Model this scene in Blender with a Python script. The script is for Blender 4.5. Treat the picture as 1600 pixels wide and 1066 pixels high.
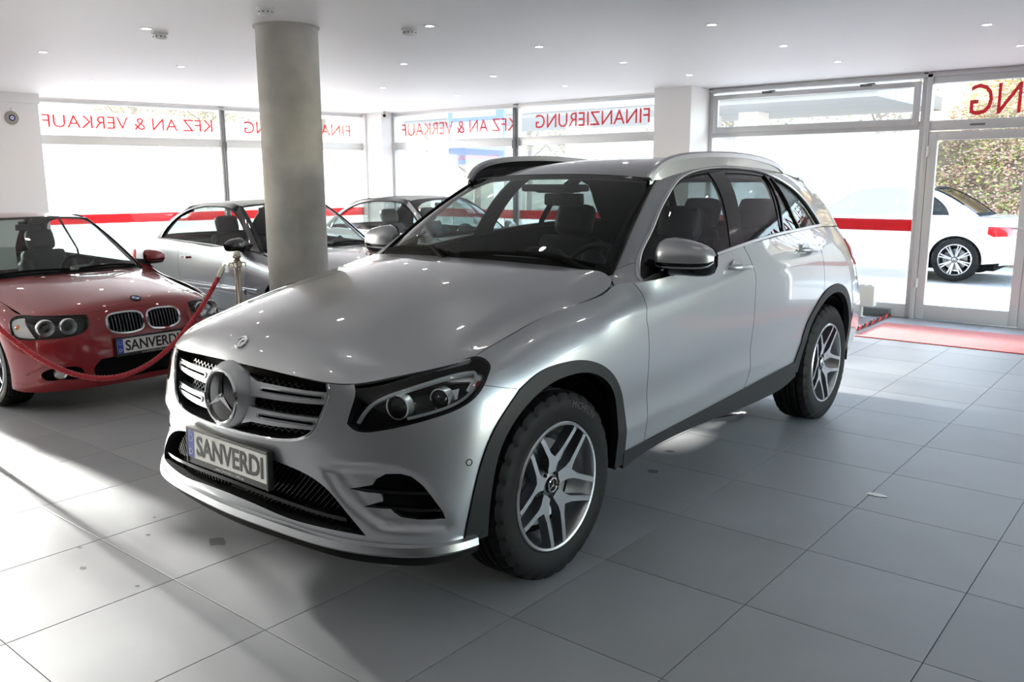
import bpy, bmesh, math, random
import numpy as np
from math import pi, sin, cos, radians
from mathutils import Vector, Matrix
from mathutils.bvhtree import BVHTree
from mathutils.geometry import delaunay_2d_cdt

random.seed(7)
scene = bpy.context.scene
COL = scene.collection
for o in list(bpy.data.objects):
    bpy.data.objects.remove(o)

# ------------------------------------------------------------------ camera
cam_d = bpy.data.cameras.new('camera')
cam = bpy.data.objects.new('camera', cam_d)
COL.objects.link(cam)
CAM = (4.2015, -2.1567, 1.5247)
_p, _y, _r = -0.1863, 0.6896, -0.0044
_f = Vector((-sin(_y) * cos(_p), cos(_y) * cos(_p), sin(_p)))
_rt = Vector((cos(_y), sin(_y), 0))
_up = _rt.cross(_f)
_R = cos(_r) * _rt + sin(_r) * _up
_U = -sin(_r) * _rt + cos(_r) * _up
cam.matrix_world = Matrix(((_R.x, _U.x, -_f.x, CAM[0]), (_R.y, _U.y, -_f.y, CAM[1]), (_R.z, _U.z, -_f.z, CAM[2]), (0, 0, 0, 1)))
cam_d.sensor_width = 36.0
cam_d.lens = 1336.475 / 1600 * 36.0
cam_d.clip_start = 0.05
cam_d.clip_end = 400
scene.camera = cam

# ------------------------------------------------------------------ light
world = bpy.data.worlds.new('sky')
scene.world = world
world.use_nodes = True
wn, wl = world.node_tree.nodes, world.node_tree.links
bg = wn['Background']
sky = wn.new('ShaderNodeTexSky')
sky.sky_type = 'NISHITA'
sky.sun_disc = False
sky.sun_elevation = radians(13.3)
sky.sun_rotation = radians(0)
sky.dust_density = .3
hs_w = wn.new('ShaderNodeHueSaturation')
hs_w.inputs['Saturation'].default_value = .68
wl.new(sky.outputs['Color'], hs_w.inputs['Color'])
wl.new(hs_w.outputs['Color'], bg.inputs['Color'])
bg.inputs['Strength'].default_value = .65
sun_d = bpy.data.lights.new('sun', 'SUN')
sun_d.energy = 15.0
sun_d.angle = radians(2.2)
sun_d.color = (1.0, .97, .93)
sun = bpy.data.objects.new('sun', sun_d)
COL.objects.link(sun)
SUN_DIR = Vector((1, -.062, -.237)).normalized()      # the way the light travels
sun.rotation_euler = SUN_DIR.to_track_quat('-Z', 'Y').to_euler()
sun.location = (-30, 2, 12)
sky.sun_rotation = math.atan2(-SUN_DIR.x, -SUN_DIR.y)
scene.view_settings.view_transform = 'Standard'
scene.view_settings.look = 'None'
scene.view_settings.gamma = 1
scene.view_settings.use_curve_mapping = False
scene.view_settings.exposure = 1.7


# ------------------------------------------------------------------ materials
MATS = {}


def mat(name, color=(.5, .5, .5), rough=.5, metal=0.0, coat=0.0, coat_rough=.03, spec=.5, emit=None, estr=0.0, alpha=None, sheen=0.0, aniso=0.0, sub=None):
    m = bpy.data.materials.new(name)
    m.use_nodes = True
    b = m.node_tree.nodes['Principled BSDF']
    b.inputs['Base Color'].default_value = (*color, 1)
    b.inputs['Roughness'].default_value = rough
    b.inputs['Metallic'].default_value = metal
    b.inputs['Coat Weight'].default_value = coat
    b.inputs['Coat Roughness'].default_value = coat_rough
    b.inputs['Specular IOR Level'].default_value = spec
    if sheen:
        b.inputs['Sheen Weight'].default_value = sheen
    if emit:
        b.inputs['Emission Color'].default_value = (*emit, 1)
        b.inputs['Emission Strength'].default_value = estr
    MATS[name] = m
    return m


def nodes(m):
    return m.node_tree.nodes, m.node_tree.links, m.node_tree.nodes['Principled BSDF']


def noise_color(m, c1, c2, scale=5.0, detail=4.0, lo=.35, hi=.65, coord='Object', rough=None):
    """base colour varies between two tones with noise; optional roughness range"""
    n, l, b = nodes(m)
    tc = n.new('ShaderNodeTexCoord')
    nz = n.new('ShaderNodeTexNoise')
    nz.inputs['Scale'].default_value = scale
    nz.inputs['Detail'].default_value = detail
    cr = n.new('ShaderNodeValToRGB')
    cr.color_ramp.elements[0].position = lo
    cr.color_ramp.elements[1].position = hi
    cr.color_ramp.elements[0].color = (*c1, 1)
    cr.color_ramp.elements[1].color = (*c2, 1)
    l.new(tc.outputs[coord], nz.inputs['Vector'])
    l.new(nz.outputs['Fac'], cr.inputs['Fac'])
    l.new(cr.outputs['Color'], b.inputs['Base Color'])
    if rough:
        mr = n.new('ShaderNodeMapRange')
        mr.inputs['To Min'].default_value = rough[0]
        mr.inputs['To Max'].default_value = rough[1]
        l.new(nz.outputs['Fac'], mr.inputs['Value'])
        l.new(mr.outputs['Result'], b.inputs['Roughness'])
    return nz, cr


def bump(m, scale=40, strength=.1, dist=.002, detail=3):
    n, l, b = nodes(m)
    tc = n.new('ShaderNodeTexCoord')
    nz = n.new('ShaderNodeTexNoise')
    nz.inputs['Scale'].default_value = scale
    nz.inputs['Detail'].default_value = detail
    bp = n.new('ShaderNodeBump')
    bp.inputs['Strength'].default_value = strength
    bp.inputs['Distance'].default_value = dist
    l.new(tc.outputs['Object'], nz.inputs['Vector'])
    l.new(nz.outputs['Fac'], bp.inputs['Height'])
    l.new(bp.outputs['Normal'], b.inputs['Normal'])


def glass(name, tint=(.9, .95, .93), ior=1.45, haze=0.0, haze_col=(.9, .9, .9)):
    """thin pane: a tinted clear layer plus a mirror-like Fresnel layer, optionally a milky film"""
    m = bpy.data.materials.new(name)
    m.use_nodes = True
    n, l = m.node_tree.nodes, m.node_tree.links
    n.clear()
    out = n.new('ShaderNodeOutputMaterial')
    tr = n.new('ShaderNodeBsdfTransparent')
    tr.inputs['Color'].default_value = (*tint, 1)
    gl = n.new('ShaderNodeBsdfGlossy')
    gl.inputs['Roughness'].default_value = 0.0
    fr = n.new('ShaderNodeFresnel')
    ge = n.new('ShaderNodeNewGeometry')          # same reflectance from both faces of the pane
    mr = n.new('ShaderNodeMapRange')
    mr.inputs['To Min'].default_value = ior
    mr.inputs['To Max'].default_value = 1 / ior
    l.new(ge.outputs['Backfacing'], mr.inputs['Value'])
    l.new(mr.outputs['Result'], fr.inputs['IOR'])
    mx = n.new('ShaderNodeMixShader')
    base = tr
    if haze > 0:
        tl = n.new('ShaderNodeBsdfTranslucent')
        tl.inputs['Color'].default_value = (*haze_col, 1)
        mh = n.new('ShaderNodeMixShader')
        mh.inputs['Fac'].default_value = haze
        l.new(tr.outputs[0], mh.inputs[1])
        l.new(tl.outputs[0], mh.inputs[2])
        base = mh
    l.new(fr.outputs[0], mx.inputs['Fac'])
    l.new(base.outputs[0], mx.inputs[1])
    l.new(gl.outputs[0], mx.inputs[2])
    l.new(mx.outputs[0], out.inputs['Surface'])
    MATS[name] = m
    return m


# ------------------------------------------------------------------ scene objects
def link(o, parent=None):
    COL.objects.link(o)
    if parent is not None:
        o.parent = parent
    return o


def thing(name, label, category, loc=(0, 0, 0), rz=0.0, group=None):
    o = bpy.data.objects.new(name, None)
    o.empty_display_size = .1
    link(o)
    o.location = loc
    o.rotation_euler = (0, 0, rz)
    o['label'] = label
    o['category'] = category
    if group:
        o['group'] = group
    return o


def tag(o, label, category, group=None):
    o['label'] = label
    o['category'] = category
    if group:
        o['group'] = group
    return o


def struct(o):
    o['kind'] = 'structure'
    return o


def holder(name, loc=(0, 0, 0), rz=0.0, parent=None):
    o = bpy.data.objects.new(name, None)
    o.empty_display_size = .1
    link(o, parent)
    o.location = loc
    o.rotation_euler = (0, 0, rz)
    return o


def mesh_obj(name, verts, faces, mats, parent=None, smooth=False, mi=None, loc=None, sharp=None):
    me = bpy.data.meshes.new(name)
    me.from_pydata([tuple(map(float, p)) for p in verts], [], [tuple(map(int, f)) for f in faces])
    if not isinstance(mats, (list, tuple)):
        mats = [mats]
    for m in mats:
        me.materials.append(m)
    if mi is not None:
        me.polygons.foreach_set('material_index', np.asarray(mi, dtype=np.int32))
    if smooth:
        me.polygons.foreach_set('use_smooth', np.ones(len(me.polygons), dtype=bool))
        if sharp:
            me.set_sharp_from_angle(angle=radians(sharp))
    me.update()
    o = bpy.data.objects.new(name, me)
    link(o, parent)
    if loc is not None:
        o.location = loc
    return o


class MB:
    """collects simple solids into one mesh"""

    def __init__(self):
        self.v, self.f, self.m = [], [], []

    def add(self, v, f, mi=0):
        k = len(self.v)
        self.v.extend([tuple(p) for p in v])
        self.f.extend([tuple(i + k for i in q) for q in f])
        self.m.extend([mi] * len(f))
        return self

    def box(self, a, b, mi=0, bev=0.0, M=None):
        x0, y0, z0 = a
        x1, y1, z1 = b
        if bev <= 0:
            v = [(x0, y0, z0), (x1, y0, z0), (x1, y1, z0), (x0, y1, z0), (x0, y0, z1), (x1, y0, z1), (x1, y1, z1), (x0, y1, z1)]
            f = [(0, 3, 2, 1), (4, 5, 6, 7), (0, 1, 5, 4), (1, 2, 6, 5), (2, 3, 7, 6), (3, 0, 4, 7)]
        else:
            bm = bmesh.new()
            bmesh.ops.create_cube(bm, size=1)
            for q in bm.verts:
                q.co = Vector(((x0 + x1) / 2 + q.co.x * (x1 - x0), (y0 + y1) / 2 + q.co.y * (y1 - y0), (z0 + z1) / 2 + q.co.z * (z1 - z0)))
            bmesh.ops.bevel(bm, geom=bm.edges[:], offset=bev, segments=2, profile=.6, affect='EDGES')
            bm.verts.index_update()
            v = [q.co.copy() for q in bm.verts]
            f = [tuple(q.index for q in p.verts) for p in bm.faces]
            bm.free()
        if M is not None:
            v = [M @ Vector(p) for p in v]
        return self.add(v, f, mi)

    def tube(self, pts, r, n=8, mi=0, cap=True, closed=False):
        pts = [Vector(p) for p in pts]
        rr = r if isinstance(r, (list, tuple)) else [r] * len(pts)
        v, f = [], []
        N = len(pts)
        up = None
        for i, p in enumerate(pts):
            a = pts[(i - 1) % N] if closed or i > 0 else p
            b = pts[(i + 1) % N] if closed or i < N - 1 else p
            t = (b - a).normalized()
            if up is None:
                up = Vector((0, 0, 1)) if abs(t.z) < .9 else Vector((1, 0, 0))
            s = t.cross(up).normalized()
            up = s.cross(t).normalized()
            for k in range(n):
                an = 2 * pi * k / n
                v.append(p + (s * cos(an) + up * sin(an)) * rr[i])
        for i in range(N if closed else N - 1):
            j = (i + 1) % N
            for k in range(n):
                k2 = (k + 1) % n
                f.append((i * n + k, i * n + k2, j * n + k2, j * n + k))
        if cap and not closed:
            f.append(tuple(range(n))[::-1])
            f.append(tuple((N - 1) * n + k for k in range(n)))
        return self.add(v, f, mi)

    def lathe(self, prof, n=24, mi=0, axis='z', org=(0, 0, 0), closed=False):
        """prof: (radius, height) pairs around the axis"""
        v, f = [], []
        m = len(prof)
        for k in range(n):
            a = 2 * pi * k / n
            for r, h in prof:
                if axis == 'z':
                    p = (r * cos(a), r * sin(a), h)
                elif axis == 'y':
                    p = (r * sin(a), h, r * cos(a))
                else:
                    p = (h, r * cos(a), r * sin(a))
                v.append((p[0] + org[0], p[1] + org[1], p[2] + org[2]))
        for k in range(n):
            k2 = (k + 1) % n
            for i in range(m if closed else m - 1):
                j = (i + 1) % m
                f.append((k * m + i, k2 * m + i, k2 * m + j, k * m + j))
        return self.add(v, f, mi)

    def prism(self, poly, h0, h1, mi=0, plane='xy'):
        """closed polygon extruded between two heights"""
        n = len(poly)

        def P(a, b, h):
            return (a, b, h) if plane == 'xy' else ((a, h, b) if plane == 'xz' else (h, a, b))
        v = [P(a, b, h0) for a, b in poly] + [P(a, b, h1) for a, b in poly]
        f = [tuple(range(n))[::-1], tuple(range(n, 2 * n))] + [(i, (i + 1) % n, n + (i + 1) % n, n + i) for i in range(n)]
        return self.add(v, f, mi)

    def build(self, name, mats, parent=None, smooth=False, sharp=40, loc=None, M=None):
        v = self.v if M is None else [M @ Vector(p) for p in self.v]
        o = mesh_obj(name, v, self.f, mats, parent, smooth, self.m, loc, sharp)
        bm = bmesh.new()
        bm.from_mesh(o.data)
        bmesh.ops.recalc_face_normals(bm, faces=bm.faces)
        bm.to_mesh(o.data)
        bm.free()
        if smooth and sharp:
            o.data.set_sharp_from_angle(angle=radians(sharp))
        return o


# ------------------------------------------------------------------ splines and surfaces
def spline(t, P, tt):
    """natural cubic spline through P (n, d) at knots t, sampled at tt"""
    t = np.asarray(t, float)
    P = np.asarray(P, float)
    n = len(t)
    if n == 2:
        w = ((tt - t[0]) / (t[1] - t[0]))[:, None]
        return P[0] * (1 - w) + P[1] * w
    h = np.diff(t)
    A = np.zeros((n, n))
    B = np.zeros_like(P)
    A[0, 0] = A[-1, -1] = 1
    for i in range(1, n - 1):
        A[i, i - 1], A[i, i], A[i, i + 1] = h[i - 1], 2 * (h[i - 1] + h[i]), h[i]
        B[i] = 6 * ((P[i + 1] - P[i]) / h[i] - (P[i] - P[i - 1]) / h[i - 1])
    Mx = np.linalg.solve(A, B)
    k = np.clip(np.searchsorted(t, tt, side='right') - 1, 0, n - 2)
    a = ((t[k + 1] - tt) / h[k])[:, None]
    b = 1 - a
    hk = h[k][:, None]
    return a * P[k] + b * P[k + 1] + ((a ** 3 - a) * Mx[k] + (b ** 3 - b) * Mx[k + 1]) * hk ** 2 / 6


def curve(pts, n=40, closed=False):
    """smooth curve through points, chord-length spaced"""
    P = np.asarray(pts, float)
    if closed:
        P = np.vstack([P[-3:], P, P[:4]])
    d = np.linalg.norm(np.diff(P, axis=0), axis=1)
    t = np.concatenate([[0], np.cumsum(np.maximum(d, 1e-9))])
    if closed:
        tt = np.linspace(t[3], t[-4], n + 1)[:-1]
    else:
        tt = np.linspace(0, t[-1], n)
    return spline(t, P, tt)


def poly2(segs, n=14):
    """closed outline from pieces; each piece is a list of points joined by a smooth curve (two points: straight)"""
    out = []
    for s in segs:
        c = curve(s, max(2, n if len(s) > 2 else 2))
        if len(out) and np.linalg.norm(out[-1] - c[0]) < 1e-6:
            c = c[1:]
        out.extend(c)
    if np.linalg.norm(out[0] - out[-1]) < 1e-6:
        out = out[:-1]
    return np.array(out)


class Surf:
    """surface through a grid of points, cols[i][j]: i runs along u, j along v"""

    def __init__(self, cols, sym=False, nu=220, nv=90):
        G = np.asarray(cols, float)
        self.sym = sym
        full = G
        if sym:
            full = np.concatenate([G[3:0:-1] * np.array([1, -1, 1]), G], 0)
        du = np.linalg.norm(np.diff(full, axis=0), axis=2).mean(1)
        tu = np.concatenate([[0], np.cumsum(du)])
        if sym:
            tu -= tu[3]
        dv = np.linalg.norm(np.diff(G, axis=1), axis=2).mean(0)
        tv = np.concatenate([[0], np.cumsum(dv)])
        self.U, self.V = tu[-1], tv[-1]
        self.tu, self.tv = tu[3:] if sym else tu, tv
        us, vs = np.linspace(0, self.U, nu), np.linspace(0, self.V, nv)
        n, m = full.shape[:2]
        A = spline(tu, full.reshape(n, -1), us).reshape(nu, m, 3)
        D = spline(tv, A.transpose(1, 0, 2).reshape(m, -1), vs).reshape(nv, nu, 3).transpose(1, 0, 2)
        self.finish(D)

    def finish(self, D):
        self.D = D
        self.nu, self.nv = D.shape[:2]
        gu = np.gradient(D, axis=0)
        gv = np.gradient(D, axis=1)
        if self.sym:
            gu[0] = gu[0] * np.array([0, 1, 0])
        N = np.cross(gu, gv)
        self.N = N / np.maximum(np.linalg.norm(N, axis=2, keepdims=True), 1e-12)
        self._bvh = None

    def ev(self, uv):
        uv = np.asarray(uv, float)
        sg = np.where(uv[:, 0] < 0, -1.0, 1.0) if self.sym else np.ones(len(uv))
        a = np.clip(np.abs(uv[:, 0]) if self.sym else uv[:, 0], 0, self.U) / self.U * (self.nu - 1)
        b = np.clip(uv[:, 1], 0, self.V) / self.V * (self.nv - 1)
        i = np.minimum(a.astype(int), self.nu - 2)
        j = np.minimum(b.astype(int), self.nv - 2)
        s = (a - i)[:, None]
        t = (b - j)[:, None]

        def f(Q):
            return Q[i, j] * (1 - s) * (1 - t) + Q[i + 1, j] * s * (1 - t) + Q[i, j + 1] * (1 - s) * t + Q[i + 1, j + 1] * s * t
        P, N = f(self.D), f(self.N)
        N = N / np.maximum(np.linalg.norm(N, axis=1, keepdims=True), 1e-12)
        S = np.stack([np.ones(len(uv)), sg, np.ones(len(uv))], 1)
        return P * S, N * S

    def bvh(self):
        if self._bvh is None:
            n, m = self.nu, self.nv
            idx = np.arange(n * m).reshape(n, m)
            q = np.stack([idx[:-1, :-1], idx[1:, :-1], idx[1:, 1:], idx[:-1, 1:]], -1).reshape(-1, 4)
            self._bvh = BVHTree.FromPolygons([tuple(p) for p in self.D.reshape(-1, 3)], [tuple(p) for p in q.tolist()])
        return self._bvh

    def _uv(self, p, fi):
        i, j = divmod(fi, self.nv - 1)
        a = self.D[i, j]
        e, f = self.D[i + 1, j] - a, self.D[i, j + 1] - a
        s = np.linalg.lstsq(np.stack([e, f], 1), np.array(p) - a, rcond=None)[0]
        return ((i + np.clip(s[0], 0, 1)) / (self.nu - 1) * self.U, (j + np.clip(s[1], 0, 1)) / (self.nv - 1) * self.V)

    def cast(self, o, d):
        h = self.bvh().ray_cast(Vector(o), Vector(d).normalized())
        if h[0] is None:
            return None
        return self._uv(h[0], h[2])

    def near(self, p):
        h = self.bvh().find_nearest(Vector(p))
        return self._uv(h[0], h[2])

    def side(self, pts):
        """(x, z) seen from the car's left -> uv"""
        out = []
        for x, z in pts:
            r = self.cast((x, 3, z), (0, -1, 0))
            out.append(r if r is not None else self.near((x, .8, z)))
        return np.array(out)

    def front(self, pts):
        """(y, z) seen from ahead -> uv"""
        out = []
        for y, z in pts:
            r = self.cast((3, abs(y), z), (-1, 0, 0))
            if r is None:
                r = self.near((.8, abs(y), z))
            out.append((r[0] * (-1 if y < 0 else 1), r[1]))
        return np.array(out)

    def top(self, pts):
        out = []
        for x, y in pts:
            r = self.cast((x, abs(y), 3), (0, 0, -1))
            if r is None:
                r = self.near((x, abs(y), 1.2))
            out.append((r[0] * (-1 if y < 0 else 1), r[1]))
        return np.array(out)


def inside(pts, poly):
    x, y = pts[:, 0], pts[:, 1]
    c = np.zeros(len(pts), bool)
    n = len(poly)
    for i in range(n):
        x1, y1 = poly[i]
        x2, y2 = poly[(i + 1) % n]
        if y1 == y2:
            continue
        c ^= ((y1 > y) != (y2 > y)) & (x < (x2 - x1) * (y - y1) / (y2 - y1) + x1)
    return c


def seg_dist(pts, poly):
    A = np.asarray(poly)
    B = np.roll(A, -1, 0)
    d = np.full(len(pts), 1e9)
    for a, b in zip(A, B):
        e = b - a
        L = e @ e
        if L < 1e-14:
            continue
        t = np.clip(((pts - a) @ e) / L, 0, 1)
        d = np.minimum(d, np.linalg.norm(pts - a - t[:, None] * e, axis=1))
    return d


def densify(poly, step):
    out = []
    P = np.asarray(poly, float)
    for a, b in zip(P, np.roll(P, -1, 0)):
        L = np.linalg.norm(b - a)
        if L < 1e-5:
            continue
        k = max(1, int(math.ceil(L / step)))
        out.extend(a + (b - a) * (i / k) for i in range(k))
    return np.array(out)


def inset(poly, d):
    """move a closed outline inwards by d (for gaps between panels)"""
    P = np.asarray(poly, float)
    area = .5 * np.sum(P[:, 0] * np.roll(P[:, 1], -1) - np.roll(P[:, 0], -1) * P[:, 1])
    s = 1 if area > 0 else -1
    a = P - np.roll(P, 1, 0)
    b = np.roll(P, -1, 0) - P
    na = np.stack([-a[:, 1], a[:, 0]], 1) / np.maximum(np.linalg.norm(a, axis=1, keepdims=True), 1e-9)
    nb = np.stack([-b[:, 1], b[:, 0]], 1) / np.maximum(np.linalg.norm(b, axis=1, keepdims=True), 1e-9)
    n = na + nb
    L = np.maximum((n * n).sum(1, keepdims=True), .6)
    return P + s * d * 2 * n / L


def panel(name, surf, poly, mats, parent=None, holes=(), step=.035, off=0.0, thick=.012, gap=0.0, flip=False, fmap=None, bulge=None, back=True):
    """a curved sheet with thickness cut from a surface by a closed outline in uv; shaded with the surface's own normals"""
    ev = fmap or surf.ev
    poly = np.asarray(poly, float)
    if gap:
        poly = inset(densify(poly, step), gap)
    B = densify(poly, step)
    H = [densify(h, step) for h in holes]
    lo, hi = B.min(0), B.max(0)
    gx, gy = np.meshgrid(np.arange(lo[0] + step * .5, hi[0], step), np.arange(lo[1] + step * .5, hi[1], step), indexing='ij')
    Q = np.stack([gx.ravel(), gy.ravel()], 1)
    k = inside(Q, B)
    for h in H:
        k &= ~inside(Q, h)
    Q = Q[k]
    for L in [B] + H:
        if len(Q):
            Q = Q[seg_dist(Q, L) > step * .45]
    loops = [B] + H
    pts = np.vstack(loops + [Q])
    edges, c = [], 0
    for L in loops:
        n = len(L)
        edges += [(c + i, c + (i + 1) % n) for i in range(n)]
        c += n
    vo, _e, fo, *_ = delaunay_2d_cdt([Vector(p) for p in pts], edges, [], 0, 1e-7)
    V = np.array([tuple(p) for p in vo])
    T = np.array([f for f in fo if len(f) == 3], int)
    cen = V[T].mean(1)
    k = inside(cen, B)
    for h in H:
        k &= ~inside(cen, h)
    T = T[k]
    a, b, c3 = V[T[:, 0]], V[T[:, 1]], V[T[:, 2]]
    ar = (b[:, 0] - a[:, 0]) * (c3[:, 1] - a[:, 1]) - (b[:, 1] - a[:, 1]) * (c3[:, 0] - a[:, 0])
    T = T[np.abs(ar) > 1e-10]
    ar = ar[np.abs(ar) > 1e-10]
    T[ar < 0] = T[ar < 0][:, ::-1]
    used = np.unique(T)
    rm = np.full(len(V), -1)
    rm[used] = np.arange(len(used))
    V = V[used]
    T = rm[T]
    P, N = ev(V)
    P = P + N * off
    if bulge:
        d = np.full(len(V), 1e9)
        for L in loops:
            d = np.minimum(d, seg_dist(V, L))
        w = np.clip(d / bulge[1], 0, 1)
        P = P + N * (bulge[0] * np.sqrt(1 - (1 - w) ** 2))[:, None]
    n = len(V)
    ec = {}
    for t in T:
        for i in range(3):
            e = (int(t[i]), int(t[(i + 1) % 3]))
            ec[e] = 1
    bd = [e for e in ec if (e[1], e[0]) not in ec]
    Pb = P - N * thick
    verts = [P, Pb]
    faces = [tuple(t) for t in T]
    mi = [0] * len(T)
    nrm = [N[t] for t in T]
    if back:
        faces += [tuple(n + t[::-1]) for t in T]
        mi += [1] * len(T)
        nrm += [-N[t[::-1]] for t in T]
    if thick:
        for a_, b_ in bd:
            faces.append((a_, n + a_, n + b_, b_))
            mi.append(1 if back != 'rim0' else 0)
            e = P[b_] - P[a_]
            q = np.cross(e, N[a_])
            q = q / max(np.linalg.norm(q), 1e-9)
            nrm.append(np.array([q, q, q, q]))
    Vv = np.vstack(verts)
    if bulge:
        nrm = None
    if flip:
        Vv = Vv * np.array([1, -1, 1])
        faces = [f[::-1] for f in faces]
        if nrm is not None:
            nrm = [q[::-1] * np.array([1, -1, 1]) for q in nrm]
    if not isinstance(mats, (list, tuple)):
        mats = [mats, mats]
    o = mesh_obj(name, Vv, faces, mats, parent, True, mi)
    if nrm is not None:
        o.data.normals_split_custom_set(np.concatenate(nrm).astype(float).tolist())
    elif bulge:
        o.data.set_sharp_from_angle(angle=radians(50))
    return o


def sweep(name, path, prof, mat_, parent=None, normals=None, closed=False, smooth=True, sharp=35, mb=None, mi=0):
    """profile (side, out) swept along a 3-D path; normals give the out direction at each point"""
    P = np.asarray(path, float)
    n, m = len(P), len(prof)
    if closed:
        t = np.roll(P, -1, 0) - np.roll(P, 1, 0)
    else:
        t = np.gradient(P, axis=0)
    t = t / np.maximum(np.linalg.norm(t, axis=1, keepdims=True), 1e-9)
    N = np.asarray(normals, float) if normals is not None else np.tile([0, 0, 1.], (n, 1))
    if N.ndim == 1:
        N = np.tile(N, (n, 1))
    s = np.cross(t, N)
    s = s / np.maximum(np.linalg.norm(s, axis=1, keepdims=True), 1e-9)
    N = np.cross(s, t)
    pr = np.asarray(prof, float)
    V = P[:, None, :] + s[:, None, :] * pr[None, :, 0:1] + N[:, None, :] * pr[None, :, 1:2]
    V = V.reshape(-1, 3)
    F = []
    for i in range(n if closed else n - 1):
        j = (i + 1) % n
        for k in range(m):
            k2 = (k + 1) % m
            F.append((i * m + k, j * m + k, j * m + k2, i * m + k2))
    if not closed:
        F.append(tuple(range(m)))
        F.append(tuple((n - 1) * m + k for k in range(m))[::-1])
    if mb is not None:
        mb.add(V, F, mi)
        return mb
    b = MB()
    b.add(V, F)
    return b.build(name, mat_, parent, smooth, sharp)


def strip(name, surf, uv, prof, mat_, parent=None, flip=False, off=0.0, closed=False, sharp=35):
    P, N = surf.ev(uv)
    P = P + N * off
    if flip:
        P, N = P * np.array([1, -1, 1]), N * np.array([1, -1, 1])
    return sweep(name, P, prof, mat_, parent, N, closed, True, sharp)


def rprof(w, h, k=0.35):
    """rounded strip section, w wide and h proud, sunk 4 mm"""
    a = w / 2
    return [(-a, -.004), (a, -.004), (a, h * .45), (a * (1 - k), h), (-a * (1 - k), h), (-a, h * .45)]


def text_geo(s, size=1.0, extrude=0.0, bevel=0.0, sx=1.0, spacing=1.0, res=3, bold=0.0):
    """built-in font -> verts, faces; centred on x, baseline at y = 0"""
    cu = bpy.data.curves.new('lettering', 'FONT')
    cu.body = s
    cu.size = size
    cu.extrude = extrude
    cu.resolution_u = res
    cu.space_character = spacing
    cu.offset = bold
    ob = bpy.data.objects.new('lettering', cu)
    COL.objects.link(ob)
    dg = bpy.context.evaluated_depsgraph_get()
    dg.update()
    me = bpy.data.meshes.new_from_object(ob.evaluated_get(dg))
    v = np.array([tuple(p.co) for p in me.vertices])
    f = [tuple(p.vertices) for p in me.polygons]
    bpy.data.objects.remove(ob)
    bpy.data.curves.remove(cu)
    bpy.data.meshes.remove(me)
    v[:, 0] -= (v[:, 0].min() + v[:, 0].max()) / 2
    v[:, 0] *= sx
    return v, f


def copy_tree(o, parent=None):
    c = o.copy()
    link(c)
    c.parent = parent
    for ch in list(o.children):
        copy_tree(ch, c)
    return c

# ------------------------------------------------------------------ room
H_ROOM = 2.62
YW = 7.88                       # inner face of the long window wall
T0 = 0.6037                     # tile pitch
M_TILE = mat('floor_tile', (.20, .205, .215), .5, spec=1.0)
nz_, cr_ = noise_color(M_TILE, (.22, .222, .228), (.275, .277, .283), 2.2, 5, .25, .75, 'Object', (.46, .54))
M_GROUT = mat('floor_grout', (.05, .05, .052), .8)
M_CEIL = mat('ceiling_plaster', (.80, .775, .765), .55)
bump(M_CEIL, 3.0, .06, .01)
M_WALL = mat('white_wall', (.78, .76, .755), .7)
bump(M_WALL, 60, .08, .002)
M_WALLD = mat('grey_wall', (.09, .09, .095), .7)
M_ALU = mat('window_aluminium', (.56, .56, .565), .38, .35)
M_GAP = mat('frame_gap', (.13, .13, .135), .6)
M_CONC = mat('concrete', (.33, .315, .285), .75)
noise_color(M_CONC, (.36, .34, .31), (.54, .52, .475), 3.5, 8, .3, .7)
bump(M_CONC, 25, .25, .004)
M_PANE = glass('window_pane', (.93, .96, .95), 1.45)
M_PANEH = glass('window_pane_film', (.93, .95, .95), 1.45, haze=.38)
M_PANEU = glass('window_pane_upper', (.95, .97, .96), 1.45, haze=.14)
M_PANET = glass('window_pane_sun_dimmer', (.93, .95, .95), 1.45, haze=.72)  # milky glass added to weaken the sun through upper panes out of view
M_PANEL = glass('window_pane_left', (.93, .95, .95), 1.45, haze=.16)
M_PANEM = glass('window_pane_milky', (.93, .95, .95), 1.45, haze=.36)
M_RFILM = mat('red_film', (.72, .03, .05), .4)
M_RTXT = mat('red_lettering', (.75, .035, .06), .45)


def translucent_red(m, w=.6):
    n, l, b = nodes(m)
    tl = n.new('ShaderNodeBsdfTranslucent')
    tl.inputs['Color'].default_value = b.inputs['Base Color'].default_value
    mx = n.new('ShaderNodeMixShader')
    mx.inputs['Fac'].default_value = w
    l.new(b.outputs[0], mx.inputs[1])
    l.new(tl.outputs[0], mx.inputs[2])
    l.new(mx.outputs[0], n['Material Output'].inputs['Surface'])


translucent_red(M_RFILM, .45)
translucent_red(M_RTXT, .3)

XL, XR, YB = -8.35, 7.6, -7.0

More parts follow.
